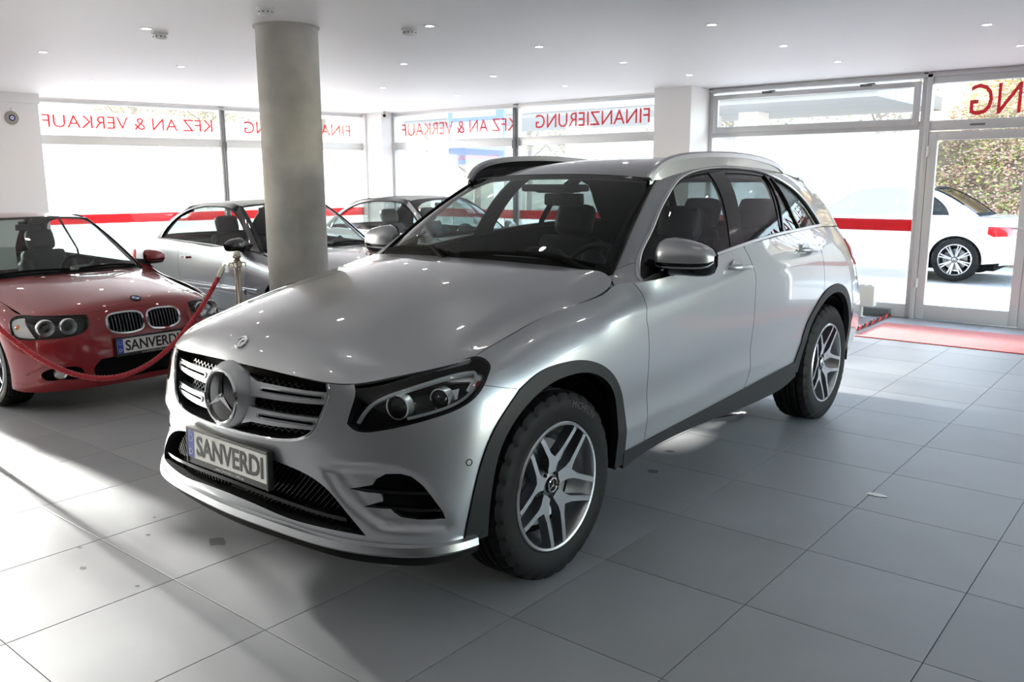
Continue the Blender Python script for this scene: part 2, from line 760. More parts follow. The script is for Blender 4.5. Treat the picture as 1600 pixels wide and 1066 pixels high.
# floor: tiles laid on a grout bed
b = MB()
b.box((XL - .1, YB - .1, -.10), (XR + .1, YW + .05, -.004))
floor = struct(b.build('floor', M_GROUT))
cells = []
for ix in range(int(XL / T0) - 1, int(XR / T0) + 1):
    for iy in range(int(YB / T0) - 1, int(YW / T0) + 1):
        x0, y0 = ix * T0, iy * T0
        if x0 < XL or x0 + T0 > XR or y0 < YB or y0 > YW - .1:
            continue
        c = Vector((x0 + T0 / 2, y0 + T0 / 2, 0))
        q = cam.matrix_world.inverted() @ c
        d = -q.z
        vis = d > .3 and abs(q.x) < .62 * d + .4 and abs(q.y) < .42 * d + .4
        cells.append((0 if vis else 1, d if vis else 99, ix, iy))
cells.sort()
tile_me = []
for k in range(1):
    bm_ = bmesh.new()
    h = T0 / 2 - .0016
    vs_ = [bm_.verts.new(p) for p in ((-h, -h, -.004), (h, -h, -.004), (h, h, -.004), (-h, h, -.004), (-h, -h, -.0006), (h, -h, -.0006), (h, h, -.0006), (-h, h, -.0006),
                                      (-h + .0012, -h + .0012, 0), (h - .0012, -h + .0012, 0), (h - .0012, h - .0012, 0), (-h + .0012, h - .0012, 0))]
    for f in ((8, 9, 10, 11), (4, 5, 9, 8), (5, 6, 10, 9), (6, 7, 11, 10), (7, 4, 8, 11), (0, 1, 5, 4), (1, 2, 6, 5), (2, 3, 7, 6), (3, 0, 4, 7)):
        bm_.faces.new([vs_[i] for i in f])
    me = bpy.data.meshes.new('tile')
    bm_.to_mesh(me)
    bm_.free()
    me.materials.append(M_TILE)
    tile_me.append(me)
rest = MB()
n_t = 0
for vis, d, ix, iy in cells:
    x, y = (ix + .5) * T0, (iy + .5) * T0
    if vis == 0 and n_t < 298:
        o = bpy.data.objects.new('tile', tile_me[0])
        link(o, floor)
        o.location = (x, y, 0)
        n_t += 1
    else:
        rest.box((x - T0 / 2 + .0016, y - T0 / 2 + .0016, -.004), (x + T0 / 2 - .0016, y + T0 / 2 - .0016, 0))
o = rest.build('tile', M_TILE, floor)
o['kind'] = 'stuff'
# tone differs a little from tile to tile
n, l, bs = nodes(M_TILE)
oi = n.new('ShaderNodeObjectInfo')
hs = n.new('ShaderNodeHueSaturation')
mr = n.new('ShaderNodeMapRange')
mr.inputs['To Min'].default_value = .92
mr.inputs['To Max'].default_value = 1.06
l.new(oi.outputs['Random'], mr.inputs['Value'])
l.new(mr.outputs['Result'], hs.inputs['Value'])
l.new(cr_.outputs['Color'], hs.inputs['Color'])
l.new(hs.outputs['Color'], bs.inputs['Base Color'])
tc = n.new('ShaderNodeTexCoord')
va = n.new('ShaderNodeVectorMath')
sc = n.new('ShaderNodeVectorMath')
sc.operation = 'SCALE'
l.new(oi.outputs['Location'], sc.inputs[0])
sc.inputs['Scale'].default_value = 1.7
l.new(tc.outputs['Object'], va.inputs[0])
l.new(sc.outputs[0], va.inputs[1])
l.new(va.outputs[0], nz_.inputs['Vector'])

# marks on the tiles
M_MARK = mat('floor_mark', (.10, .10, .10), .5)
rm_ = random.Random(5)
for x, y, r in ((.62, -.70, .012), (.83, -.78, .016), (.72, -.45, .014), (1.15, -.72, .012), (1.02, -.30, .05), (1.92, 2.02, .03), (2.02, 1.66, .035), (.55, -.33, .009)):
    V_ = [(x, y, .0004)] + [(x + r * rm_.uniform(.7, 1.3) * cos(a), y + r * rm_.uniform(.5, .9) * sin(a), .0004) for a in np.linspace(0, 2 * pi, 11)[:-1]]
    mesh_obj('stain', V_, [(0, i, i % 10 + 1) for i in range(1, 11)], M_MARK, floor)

# ceiling and closed walls
b = MB()
b.box((XL - .2, YB - .2, H_ROOM), (XR + .2, YW + .25, H_ROOM + .18))
ceiling = struct(b.build('ceiling', M_CEIL))
b = MB()
b.box((XL - .2, YB - .2, 0), (XR + .2, YB, H_ROOM))
struct(b.build('wall_front', M_WALLD))
b = MB()
b.box((XL - .25, YB, 0), (XL, -5.6, H_ROOM))
b.box((XL - .25, -5.6, 0), (XL, .35, .06))
b.box((XL - .25, .35, 0), (-7.58, 2.69, H_ROOM))
struct(b.build('wall_left', M_WALL))
b = MB()
b.box((XL - .25, -5.7, 2.60), (XL, .36, H_ROOM))
b.box((XL - .25, .35, 2.50), (-7.55, 2.70, H_ROOM))
struct(b.build('trim_1', M_WALL))
# right side: low parapet, head beam and end pieces round a wide window
b = MB()
b.box((XR, YB, 0), (XR + .2, .4, H_ROOM))
b.box((XR, .4, 0), (XR + .2, YW, .25))
b.box((XR, .4, 2.45), (XR + .2, YW, H_ROOM))
struct(b.build('wall_right', M_WALLD))


def frame_bar(bld, a, b_):
    bld.box(a, b_, 0, .004)


def word(parent, s, x0, x1, z0, z1, y, mirror=True, name='window_lettering', M=None):
    """film lettering on a pane; reads mirrored from inside the room"""
    v, f = text_geo(s, 1.0, .0015)
    w = v[:, 0].max() - v[:, 0].min()
    h = v[:, 1].max() - v[:, 1].min()
    X = v[:, 0] / w * (x1 - x0) * (-1 if mirror else 1) + (x0 + x1) / 2
    Z = z0 + (v[:, 1] - v[:, 1].min()) / h * (z1 - z0)
    P = np.stack([X, y + v[:, 2], Z], 1)
    if M is not None:
        P = np.array([tuple(M @ Vector(p)) for p in P])
    return mesh_obj(name, P, f, M_RTXT, parent)


def window_bay(name, x0, x1, M=None, zs=.10, zt0=2.02, zt1=2.14, ztop=2.56, text=None, tx=None, stripe=True, sash=False, haze=True, mull_l=.05, mull_r=.05, tz=(2.26, 2.45), upper=None):
    """one bay: frame, transom rail, upper and lower pane, red stripe, lettering; local x along the wall, y outwards"""
    M = M or Matrix.Translation((0, YW, 0))
    w = struct(holder(name))
    w.matrix_world = M
    b = MB()
    frame_bar(b, (x0, -.02, 0), (x0 + mull_l, .06, ztop + .06))
    frame_bar(b, (x1 - mull_r, -.02, 0), (x1, .06, ztop + .06))
    frame_bar(b, (x0 + mull_l - .003, -.018, ztop), (x1 - mull_r + .003, .058, ztop + .06))
    frame_bar(b, (x0 + mull_l - .003, -.018, 0), (x1 - mull_r + .003, .058, zs + .05))
    b.build('window_frame', M_ALU, w, True, 30)
    b = MB()
    frame_bar(b, (x0 + mull_l - .003, -.015, zt0), (x1 - mull_r + .003, .055, zt1))
    b.build('transom_rail', M_ALU, w, True, 30)
    if sash:
        b = MB()
        a0, a1, c0, c1 = x0 + mull_l + .012, x1 - mull_r - .012, zt1 - .045, ztop - .03
        for (p, q) in (((a0, -.045, c0), (a0 + .065, .0, c1)), ((a1 - .065, -.045, c0), (a1, .0, c1)), ((a0 + .062, -.043, c1 - .055), (a1 - .062, .0, c1)), ((a0 + .062, -.043, c0), (a1 - .062, .0, c0 + .075))):
            frame_bar(b, p, q)
        b.build('sash', M_ALU, w, True, 30)
        for xx in (x0 + .30 * (x1 - x0), x0 + .75 * (x1 - x0)):
            b = MB()
            b.box((xx - .06, -.06, ztop - .045), (xx + .06, -.04, ztop - .02))
            b.box((xx + .03, -.075, ztop - .03), (xx + .10, -.05, ztop - .015))
            b.build('sash_stay', M_GAP, w)
    for nm, z0, z1, m in (('lower_pane', zs + .05, zt0, ({2: M_PANEM, 3: M_PANEL}.get(haze if haze is not True else 1, M_PANEH)) if haze else M_PANE), ('upper_pane', zt1, ztop, upper or M_PANEU)):
        mesh_obj(nm, [(x0 + mull_l, .02, z0), (x1 - mull_r, .02, z0), (x1 - mull_r, .02, z1), (x0 + mull_l, .02, z1)], [(0, 1, 2, 3)], m, w)
    if stripe:
        b = MB()
        b.box((x0 + mull_l, .0225, .95), (x1 - mull_r, .0235, 1.08))
        b.build('window_stripe', M_RFILM, w)
    if text:
        word(w, text, tx[0], tx[1], tz[0], tz[1], .023)
    return w


# long wall: two bays, pillar, bay, door
LW = Matrix.Translation((-8.0, 2.8, 0)) @ Matrix.Rotation(math.atan2(7.75 - 2.8, -7.05 + 8.0), 4, 'Z')
window_bay('window_1', -.15, 2.51, LW, haze=3, text='KFZ AN & VERKAUF', tx=(.09, 2.37), tz=(2.24, 2.41))
window_bay('window_2', 2.51, 4.98, LW, haze=3, text='FINANZIERUNG', tx=(2.86, 4.68), tz=(2.24, 2.42))
window_bay('window_3', -6.62, -3.97, haze=3, text='KFZ AN & VERKAUF', tx=(-6.43, -4.0), tz=(2.24, 2.43))
window_bay('window_4', -3.97, -1.55, haze=3, text='FINANZIERUNG', tx=(-3.63, -1.74), tz=(2.255, 2.445))
window_bay('window_5', -.87, 1.64, sash=True, haze=2, zt0=2.03, zt1=2.12)
# dark seams where the frames meet
for i, (x, M) in enumerate(((2.51, LW), (-3.97, Matrix.Translation((0, YW, 0))))):
    b = MB()
    b.box((x - .012, -.075, 0), (x + .012, -.02, 2.56))
    b.box((x - .022, -.085, 1.98), (x + .022, -.02, 2.10))
    o = struct(b.build('trim_%d' % (i + 2), M_GAP))
    o.matrix_world = M
# pillars
b = MB()
b.box((-7.35, YW - .25, 0), (-6.62, YW + .25, H_ROOM))
b.box((-7.6, 7.60, 0), (-7.0, YW + .25, H_ROOM))
struct(b.build('wall_corner', M_WALL))
b = MB()
b.box((-1.37, 7.38, 0), (-.87, YW + .2, H_ROOM))
b.box((-1.60, YW - .01, 0), (-1.37, YW + .2, H_ROOM))
struct(b.build('wall_back', M_WALL))
# ceiling line along the windows
b = MB()
b.box((-.87, YW - .05, 2.565), (XR, YW + .01, 2.60))
struct(b.build('trim_4', M_ALU))
# header above the bays
b = MB()
b.box((-7.1, YW - .02, 2.60), (XR, YW + .2, H_ROOM))
struct(b.build('trim_5', M_WALL))
b = MB()
b.box((-.2, -.02, 2.60), (5.0, .2, H_ROOM))
o = struct(b.build('trim_6', M_WALL))
o.matrix_world = LW

# door
door = struct(holder('door_1', (0, YW, 0)))
b = MB()
frame_bar(b, (1.64, -.05, 0), (1.695, .07, 2.60))
frame_bar(b, (2.695, -.05, 0), (2.78, .07, 2.60))
frame_bar(b, (1.692, -.03, 2.50), (2.698, .06, 2.60))
frame_bar(b, (1.692, -.03, 2.02), (2.698, .06, 2.12))
b.build('door_frame', M_ALU, door, True, 30)
leaf = MB()
for p, q in (((1.70, -.045, .012), (1.785, .02, 2.005)), ((2.605, -.045, .012), (2.69, .02, 2.005)), ((1.782, -.043, 1.915), (2.608, .02, 2.005)), ((1.782, -.043, .012), (2.608, .02, .165))):
    frame_bar(leaf, p, q)
lf = leaf.build('door_leaf', M_ALU, door, True, 30)
mesh_obj('door_pane', [(1.785, -.01, .165), (2.605, -.01, .165), (2.605, -.01, 1.915), (1.785, -.01, 1.915)], [(0, 1, 2, 3)], M_PANE, lf)
mesh_obj('upper_pane', [(1.695, .02, 2.12), (2.695, .02, 2.12), (2.695, .02, 2.50), (1.695, .02, 2.50)], [(0, 1, 2, 3)], M_PANE, door)
b = MB()
for z in (.35, 1.75):
    b.tube([(1.70, -.06, z), (1.70, -.06, z + .10)], .012, 8)
b.build('door_hinge', M_ALU, lf, True)['kind'] = 'stuff'
b = MB()
b.tube([(2.645, -.045, 1.02), (2.645, -.085, 1.02), (2.55, -.085, 1.02)], .011, 8)
b.box((2.63, -.05, .93), (2.66, -.045, 1.07))
b.build('door_handle', M_ALU, lf, True)
b = MB()
b.box((2.08, -.034, 2.055), (2.22, -.030, 2.075))
b.build('door_label', M_GAP, door)
word(door, 'FINANZIERUNG', 2.05, 4.42, 2.16, 2.47, .023)
window_bay('window_6', 2.78, 4.7, zt0=2.02, zt1=2.12)
b = MB()
b.box((4.7, YW - .02, 0), (XR + .2, YW + .2, H_ROOM))
struct(b.build('wall_right_return', M_WALLD))
b = MB()
b.box((-.87, YW - .10, 0), (1.45, YW - .03, .09))
struct(b.build('baseboard_back', M_GAP))
# right-hand window
RWM = Matrix.Translation((XR, 0, 0)) @ Matrix.Rotation(-pi / 2, 4, 'Z')
window_bay('window_7', -7.6, -4.0, RWM, zs=.20, ztop=2.40, text='KFZ AN & VERKAUF', tx=(-7.3, -4.3), haze=False, tz=(2.18, 2.34))
window_bay('window_11', -4.0, -.4, RWM, zs=.20, ztop=2.40, text='FINANZIERUNG', tx=(-3.7, -.8), haze=False, tz=(2.18, 2.34))
# left-hand bays nearer the camera
LNM = Matrix.Translation((XL - .1, 0, 0)) @ Matrix.Rotation(pi / 2, 4, 'Z')
for i, (a_, c_) in enumerate(((-5.6, -3.8), (-3.8, -1.95), (-1.95, -.06), (-.06, .36))):
    window_bay('window_%d' % (8 + i) if i < 3 else 'window_12', a_, c_, LNM, zs=.06, zt0=2.02, zt1=2.05, ztop=2.56, haze=False, upper=M_PANET, stripe=False, mull_l=.03, mull_r=.03)  # unseen milky upper panes and thin rails, shaped to soften the sun patch

# concrete column
b = MB()
b.lathe([(.222, 0), (.222, H_ROOM - .012), (.236, H_ROOM - .012), (.236, H_ROOM)], 64)
o = b.build('column', M_CONC, None, True, 40, loc=(-1.19, 1.83, 0))
struct(o)

# ------------------------------------------------------------------ silver car: body surfaces (x forward from the front axle, y to its left, z up)
def _c(xs, ys, zs):
    n = max(len(a) if isinstance(a, (list, tuple)) else 1 for a in (xs, ys, zs))
    e = lambda a: list(a) if isinstance(a, (list, tuple)) else [a] * n
    return list(zip(e(xs), e(ys), e(zs)))


SUV_COLS = [
    _c([.80, .822, .836, .832, .818, .822, .842, .84, .83, .815, .79], 0.0, [.20, .26, .32, .40, .48, .56, .63, .69, .745, .80, .868]),
    _c([.79, .812, .826, .822, .808, .812, .828, .825, .815, .80, .775], .22, [.20, .26, .32, .40, .48, .56, .63, .69, .745, .80, .862]),
    _c([.765, .785, .797, .797, .790, .787, .783, .775, .768, .758, .745], .44, [.20, .26, .32, .40, .49, .57, .64, .70, .75, .80, .852]),
    _c([.735, .75, .758, .757, .75, .74, .73, .722, .715, .708, .70], [.57, .59, .60, .605, .605, .60, .595, .59, .58, .57, .56], [.20, .26, .33, .41, .50, .58, .65, .71, .76, .81, .85]),
    _c([.675, .685, .69, .685, .675, .665, .655, .648, .64, .632, .615], [.70, .725, .735, .74, .74, .737, .73, .72, .705, .68, .65], [.20, .26, .33, .42, .51, .60, .67, .73, .785, .83, .868]),
    _c([.60, .605, .605, .60, .585, .57, .555, .545, .535, .52, .495], [.80, .825, .835, .84, .84, .838, .83, .818, .80, .775, .735], [.20, .26, .33, .42, .52, .61, .69, .755, .81, .855, .893]),
    _c([.50, .50, .50, .495, .48, .465, .45, .435, .42, .395, .365], [.84, .87, .885, .895, .90, .90, .893, .88, .862, .835, .772], [.20, .26, .33, .42, .52, .62, .71, .78, .835, .88, .926]),
    _c(.2, [.855, .89, .905, .92, .935, .942, .938, .925, .905, .865, .78], [.20, .26, .34, .44, .55, .66, .75, .82, .87, .92, .968]),
    _c(-.05, [.86, .895, .91, .925, .94, .948, .946, .935, .915, .875, .79], [.20, .26, .34, .44, .56, .68, .78, .86, .92, .975, 1.024]),
    _c(-.3, [.86, .895, .91, .922, .935, .943, .943, .935, .92, .885, .79], [.20, .26, .34, .44, .56, .68, .79, .87, .93, .99, 1.056]),
    _c(-.45, [.86, .895, .91, .921, .934, .94, .94, .935, .926, .90, .798], [.20, .26, .34, .44, .56, .68, .79, .875, .94, 1.008, 1.088]),
    _c(-.62, [.86, .895, .91, .92, .932, .938, .938, .935, .929, .908, .866], [.20, .26, .34, .44, .56, .68, .79, .88, .95, 1.02, 1.095]),
    _c(-1.15, [.86, .897, .914, .924, .935, .941, .942, .939, .934, .915, .882], [.20, .26, .34, .44, .56, .68, .80, .90, .985, 1.06, 1.14]),
    _c(-1.7, [.86, .897, .914, .924, .935, .941, .942, .94, .935, .917, .88], [.20, .26, .34, .44, .56, .68, .80, .91, 1.0, 1.09, 1.193]),
    _c(-2.3, [.86, .897, .914, .926, .938, .945, .947, .945, .938, .915, .868], [.20, .26, .34, .44, .56, .68, .80, .91, 1.01, 1.11, 1.222]),
    _c(-2.87, [.86, .90, .915, .93, .945, .952, .95, .944, .93, .895, .825], [.20, .26, .34, .44, .56, .68, .80, .91, 1.02, 1.12, 1.228]),
    _c(-3.2, [.84, .88, .90, .915, .93, .938, .935, .925, .90, .855, .785], [.20, .26, .34, .44, .56, .68, .80, .91, 1.02, 1.12, 1.215]),
    _c(-3.45, [.80, .84, .865, .885, .90, .905, .895, .88, .85, .80, .735], [.22, .28, .36, .46, .57, .68, .80, .91, 1.01, 1.11, 1.20]),
    _c([-3.58, -3.65, -3.70, -3.72, -3.72, -3.70, -3.66, -3.62, -3.60, -3.58, -3.55], [.70, .76, .79, .815, .825, .825, .815, .80, .775, .735, .68], [.24, .30, .38, .47, .57, .68, .80, .91, 1.01, 1.10, 1.18]),
    _c([-3.62, -3.72, -3.78, -3.80, -3.80, -3.78, -3.74, -3.70, -3.68, -3.66, -3.63], [.42, .44, .45, .46, .46, .46, .46, .46, .46, .45, .44], [.24, .30, .38, .47, .57, .68, .80, .91, 1.01, 1.10, 1.17]),
    _c([-3.64, -3.74, -3.80, -3.82, -3.82, -3.80, -3.76, -3.72, -3.70, -3.68, -3.65], 0.0, [.24, .30, .38, .47, .57, .68, .80, .91, 1.01, 1.10, 1.17]),
]
SUV_R = Surf(SUV_COLS, sym=True, nu=640, nv=140)


def hood_cols(front, back, roll, crown, rl=.04, n=9):
    cols = []
    for (F, B, a, c) in zip(front, back, roll, crown):
        col = []
        for s in [0, .012, .03, .06, .12, .22, .38, .56, .76, .9, 1.0][:max(n, 11)]:
            x, y, z = [F[i] + (B[i] - F[i]) * s for i in range(3)]
            z += a * (1 - math.exp(-s / rl)) * (1 - s) + c * 4 * s * (1 - s)
            col.append((x, y, z))
        cols.append(col)
    return cols


# two creases along the doors: a ridge under the handles and a softer one low down
_D, _N = SUV_R.D, SUV_R.N
_x, _z = _D[..., 0], _D[..., 2]
_side = np.clip((.25 - _x) / .35, 0, 1) * np.clip((_x + 3.3) / .5, 0, 1)
_z1 = np.interp(_x, [-2.9, -2.2, -1.65, -.97, -.42, 0], [1.08, 1.055, 1.022, 1.012, .965, .90])
_z2 = np.interp(_x, [-2.6, -1.63, -.62, 0], [.60, .545, .50, .46])
_w1 = _side * np.clip((-_x + .1) / .6, 0, 1)
_h = .0065 * _w1 * np.exp(-np.abs(_z - _z1) / .035) * np.where(_z > _z1, 1, .8) - .005 * _side * np.exp(-((_z - _z2 - .10) / .07) ** 2) + .004 * _side * np.exp(-np.abs(_z - _z2) / .03)
_side2 = np.where(np.abs(_N[..., 1]) > .5, 1.0, 0.0)
SUV_R.finish(_D + _N * (_h * _side2)[..., None])
_hc = hood_cols(
    [(.79, 0, .868), (.775, .22, .862), (.745, .44, .852), (.69, .575, .852), (.60, .665, .872), (.48, .748, .894), (.36, .80, .908)],
    [(-.42, 0, 1.168), (-.435, .22, 1.166), (-.475, .44, 1.157), (-.505, .57, 1.15), (-.525, .66, 1.143), (-.55, .72, 1.138), (-.56, .79, 1.118)],
    [.085, .082, .068, .045, .028, .01, .0], [.030, .030, .028, .020, .012, .002, -.010])
_sx = [-.575, -.51, -.435, -.37, -.249, -.044, .141, .279, .36]
_sy = [.800, .822, .829, .826, .818, .813, .808, .804, .802]
_sz = [1.112, 1.090, 1.066, 1.051, 1.035, 1.013, .971, .937, .912]
_hc[-1] = [(x, float(np.interp(x, _sx, _sy)), float(np.interp(x, _sx, _sz))) for x in [.36 - (.36 + .575) * q for q in (0, .012, .03, .06, .12, .22, .38, .56, .76, .9, 1.0)]]
SUV_HOOD = Surf(_hc, sym=True, nu=120, nv=160)

# windscreen, roof and the side of the cabin
def bulge_cols(bot, top, b, n=5):
    cols = []
    for P, Q in zip(bot, top):
        P, Q = np.array(P, float), np.array(Q, float)
        cols.append([tuple(P + (Q - P) * s + np.array(b) * 4 * s * (1 - s)) for s in np.linspace(0, 1, n)])
    return cols


SUV_WS = Surf(bulge_cols(
    [(-.40, 0, 1.150), (-.42, .25, 1.146), (-.485, .5, 1.136), (-.555, .66, 1.125), (-.606, .742, 1.115)],
    [(-1.20, 0, 1.553), (-1.203, .22, 1.551), (-1.213, .41, 1.545), (-1.228, .52, 1.537), (-1.245, .583, 1.528)],
    (.012, 0, .022)), sym=True, nu=80, nv=60)
_rx = [-1.22, -1.5, -1.85, -2.2, -2.55, -2.9, -3.25]
_ry = [.590, .605, .612, .612, .603, .585, .555]
_rz = [1.528, 1.570, 1.597, 1.600, 1.584, 1.552, 1.508]
_rc = [.026, .040, .050, .054, .052, .042, .03]
SUV_ROOF = Surf([[(x + (0.02 * (1 - t * t) if i == 0 else 0), y * t, z + c * (1 - t ** 2.4)) for i, (x, y, z, c) in enumerate(zip(_rx, _ry, _rz, _rc))]
                 for t in (0, .25, .5, .72, .88, 1.0)], sym=True, nu=80, nv=120)


def side_cols(bot, top, n=9):
    cols = []
    for P, Q in zip(bot, top):
        P, Q = np.array(P, float), np.array(Q, float)
        col = []
        for h in np.linspace(0, 1, n):
            px = h
            py = .62 * h + .38 * h ** 3.2
            pz = 1.16 * h - .16 * h ** 3
            col.append((P[0] + (Q[0] - P[0]) * px, P[1] + (Q[1] - P[1]) * py, P[2] + (Q[2] - P[2]) * pz))
        cols.append(col)
    return cols


SUV_G = Surf(side_cols(
    [(-.514, .820, 1.087), (-.60, .858, 1.088), (-.75, .868, 1.100), (-.95, .877, 1.118), (-1.2, .883, 1.142), (-1.5, .883, 1.173), (-1.85, .879, 1.202), (-2.2, .872, 1.219), (-2.55, .856, 1.227), (-2.87, .825, 1.228), (-3.2, .785, 1.215), (-3.45, .735, 1.20), (-3.55, .68, 1.18), (-3.58, .52, 1.175)],
    [(-.574, .742, 1.113), (-.612, .742, 1.120), (-.80, .694, 1.248), (-1.0, .645, 1.378), (-1.235, .588, 1.526), (-1.5, .603, 1.568), (-1.85, .610, 1.595), (-2.2, .610, 1.598), (-2.55, .601, 1.582), (-2.85, .586, 1.556), (-3.05, .572, 1.523), (-3.17, .565, 1.510), (-3.22, .55, 1.502), (-3.235, .42, 1.502)]), nu=220, nv=90)

# ------------------------------------------------------------------ shared car parts
def paint(name, c, metal=.55, rough=.32, flake=True, coat=1.0):
    m = mat(name, c, rough, metal, coat=coat, coat_rough=.015)
    if flake:
        n, l, b = nodes(m)
        tc = n.new('ShaderNodeTexCoord')
        nz = n.new('ShaderNodeTexNoise')
        nz.inputs['Scale'].default_value = 900
        mr = n.new('ShaderNodeMapRange')
        mr.inputs['To Min'].default_value = rough - .02
        mr.inputs['To Max'].default_value = rough + .04
        l.new(tc.outputs['Object'], nz.inputs['Vector'])
        l.new(nz.outputs['Fac'], mr.inputs['Value'])
        l.new(mr.outputs['Result'], b.inputs['Roughness'])
    return m


M_SILVER = paint('silver_paint', (.40, .41, .43), .75, .32)
M_RED = paint('red_paint', (.25, .004, .011), .15, .35)
M_GREYP = paint('grey_silver_paint', (.22, .23, .25), .7, .32)
M_WHITEP = paint('white_paint', (.80, .80, .82), 0.0, .35, False)
M_BLACKP = paint('black_paint', (.012, .012, .014), 0.0, .25, False)
M_DARK = mat('dark_trim', (.006, .006, .006), .8, spec=.2)
M_PLASTIC = mat('black_plastic', (.014, .0145, .016), .55, spec=.3)
bump(M_PLASTIC, 600, .15, .0006)
M_CLAD = mat('grey_cladding', (.014, .0145, .016), .5, spec=.25)
bump(M_CLAD, 700, .2, .0006)
M_GLOSS = mat('gloss_black', (.006, .006, .007), .10, spec=.35)
M_ROOFG = mat('roof_glass', (.010, .010, .011), .06, spec=.4)
M_CHROME = mat('chrome', (.82, .83, .84), .07, 1.0)
M_SATIN = mat('satin_metal', (.62, .63, .65), .28, 1.0)
M_RIM = mat('machined_alloy', (.66, .67, .69), .25, 1.0)
M_RIMD = mat('dark_alloy', (.16, .165, .18), .32, .9, coat=.4)
M_BRAKE = mat('brake_steel', (.35, .35, .36), .35, 1.0)
M_RUBBER = mat('tyre_rubber', (.006, .006, .0065), .62, spec=.2)
bump(M_RUBBER, 160, .12, .001)
M_RUBTXT = mat('tyre_lettering', (.045, .045, .048), .5)
M_SEAT = mat('black_leather', (.008, .008, .009), .5, spec=.25)
bump(M_SEAT, 260, .25, .001)
M_SEATG = mat('grey_leather', (.10, .105, .115), .45)
bump(M_SEATG, 260, .25, .001)
M_SEATB = mat('beige_leather', (.28, .25, .22), .5)
M_GLASS = glass('car_glass', (.62, .68, .66), 1.5)
M_GLASSD = glass('tinted_car_glass', (.30, .34, .34), 1.5)
M_WSGL = glass('windscreen_glass', (.66, .73, .70), 1.5)
M_LENS = glass('lamp_lens', (.90, .92, .93), 1.45)
M_PLATE = mat('plate_white', (.80, .80, .78), .35)
M_PBLUE = mat('plate_blue', (.02, .06, .42), .35)
M_PTXT = mat('plate_black', (.012, .012, .012), .4)
M_PFRAME = mat('plate_frame', (.02, .02, .021), .4)
M_WTXT = mat('white_print', (.7, .7, .7), .5)
M_REDL = mat('red_lamp', (.55, .01, .015), .12, coat=1.0)
M_AMBER = mat('amber_lamp', (.85, .22, .02), .15, coat=1.0)
M_REFL = mat('lamp_reflector', (.75, .76, .78), .22, .8)
M_GUIDE = mat('lamp_light_guide', (.40, .41, .42), .25, .2, coat=1.0)
M_CLEAR = mat('lamp_white', (.70, .70, .68), .2, coat=1.0)


def mirrored(pts):
    """full outline from the half with y >= 0, listed from the centre line outwards and back to it"""
    P = np.asarray(pts, float)
    Q = P[::-1] * np.array([-1, 1])
    k = [q for q in Q if abs(q[0]) > 1e-4]
    return np.vstack([P, np.array(k)])


def tyre_mesh(R, W, rim, n=150):
    """cross-section swept round the wheel: sidewalls, shoulder blocks and four tread grooves; axis y, outer face +y"""
    h = W / 2
    prof = []
    sw = [(rim - .004, .80), (rim + .010, .93), (rim + .035, .985), (rim + (R - rim) * .50, 1.0), (rim + (R - rim) * .72, .975), (R - .020, .90)]
    prof += [(r, h * k) for r, k in sw]
    sh = len(prof)
    prof += [(R - .008, h * .84), (R - .002, h * .72)]
    for g in (.46, .12, -.12, -.46):
        prof += [(R + .0, h * (g + .10)), (R - .009, h * (g + .065)), (R - .009, h * (g - .065)), (R + .0, h * (g - .10))]
    prof += [(R - .002, -h * .72), (R - .008, -h * .84)]
    prof += [(r, -h * k) for r, k in sw[::-1]]
    m = len(prof)
    blocks = {sh - 1, sh, sh + 1, m - sh - 2, m - sh - 1, m - sh}
    V, F = [], []
    for k in range(n):
        a = 2 * pi * k / n
        low = (k % 5 == 0)
        for i, (r, y) in enumerate(prof):
            if low and i in blocks:
                r -= .010
            V.append((r * sin(a), y, r * cos(a)))
    for k in range(n):
        k2 = (k + 1) % n
        for i in range(m - 1):
            F.append((k * m + i, k * m + i + 1, k2 * m + i + 1, k2 * m + i))
    return V, F


def arc_text(s, r, size, ang, y, up=True):
    """lettering bent round the wheel axis on the plane y"""
    v, f = text_geo(s, size, .0012)
    out = []
    for p in v:
        a = ang + p[0] / r
        rr = r + p[1]
        out.append((-rr * sin(a), y + p[2], rr * cos(a)))
    return out, f


def star3(b, r, y0, h, mi=0, w=.17):
    """three-pointed star facing +y"""
    for k in range(3):
        a = 2 * pi * k / 3
        d = np.array([sin(a), cos(a)])
        e = np.array([cos(a), -sin(a)])
        tip = d * r
        c1, c2 = d * r * .16 + e * r * w, d * r * .16 - e * r * w
        o = np.zeros(2)
        P = [(tip[0], y0, tip[1]), (c1[0], y0, c1[1]), (o[0], y0, o[1]), (c2[0], y0, c2[1]), (d[0] * r * .08, y0 + h, d[1] * r * .08), (tip[0], y0 + h * .25, tip[1])]
        b.add(P, [(1, 0, 5, 4), (0, 3, 4, 5), (2, 1, 4), (3, 2, 4), (0, 1, 2, 3)], mi)


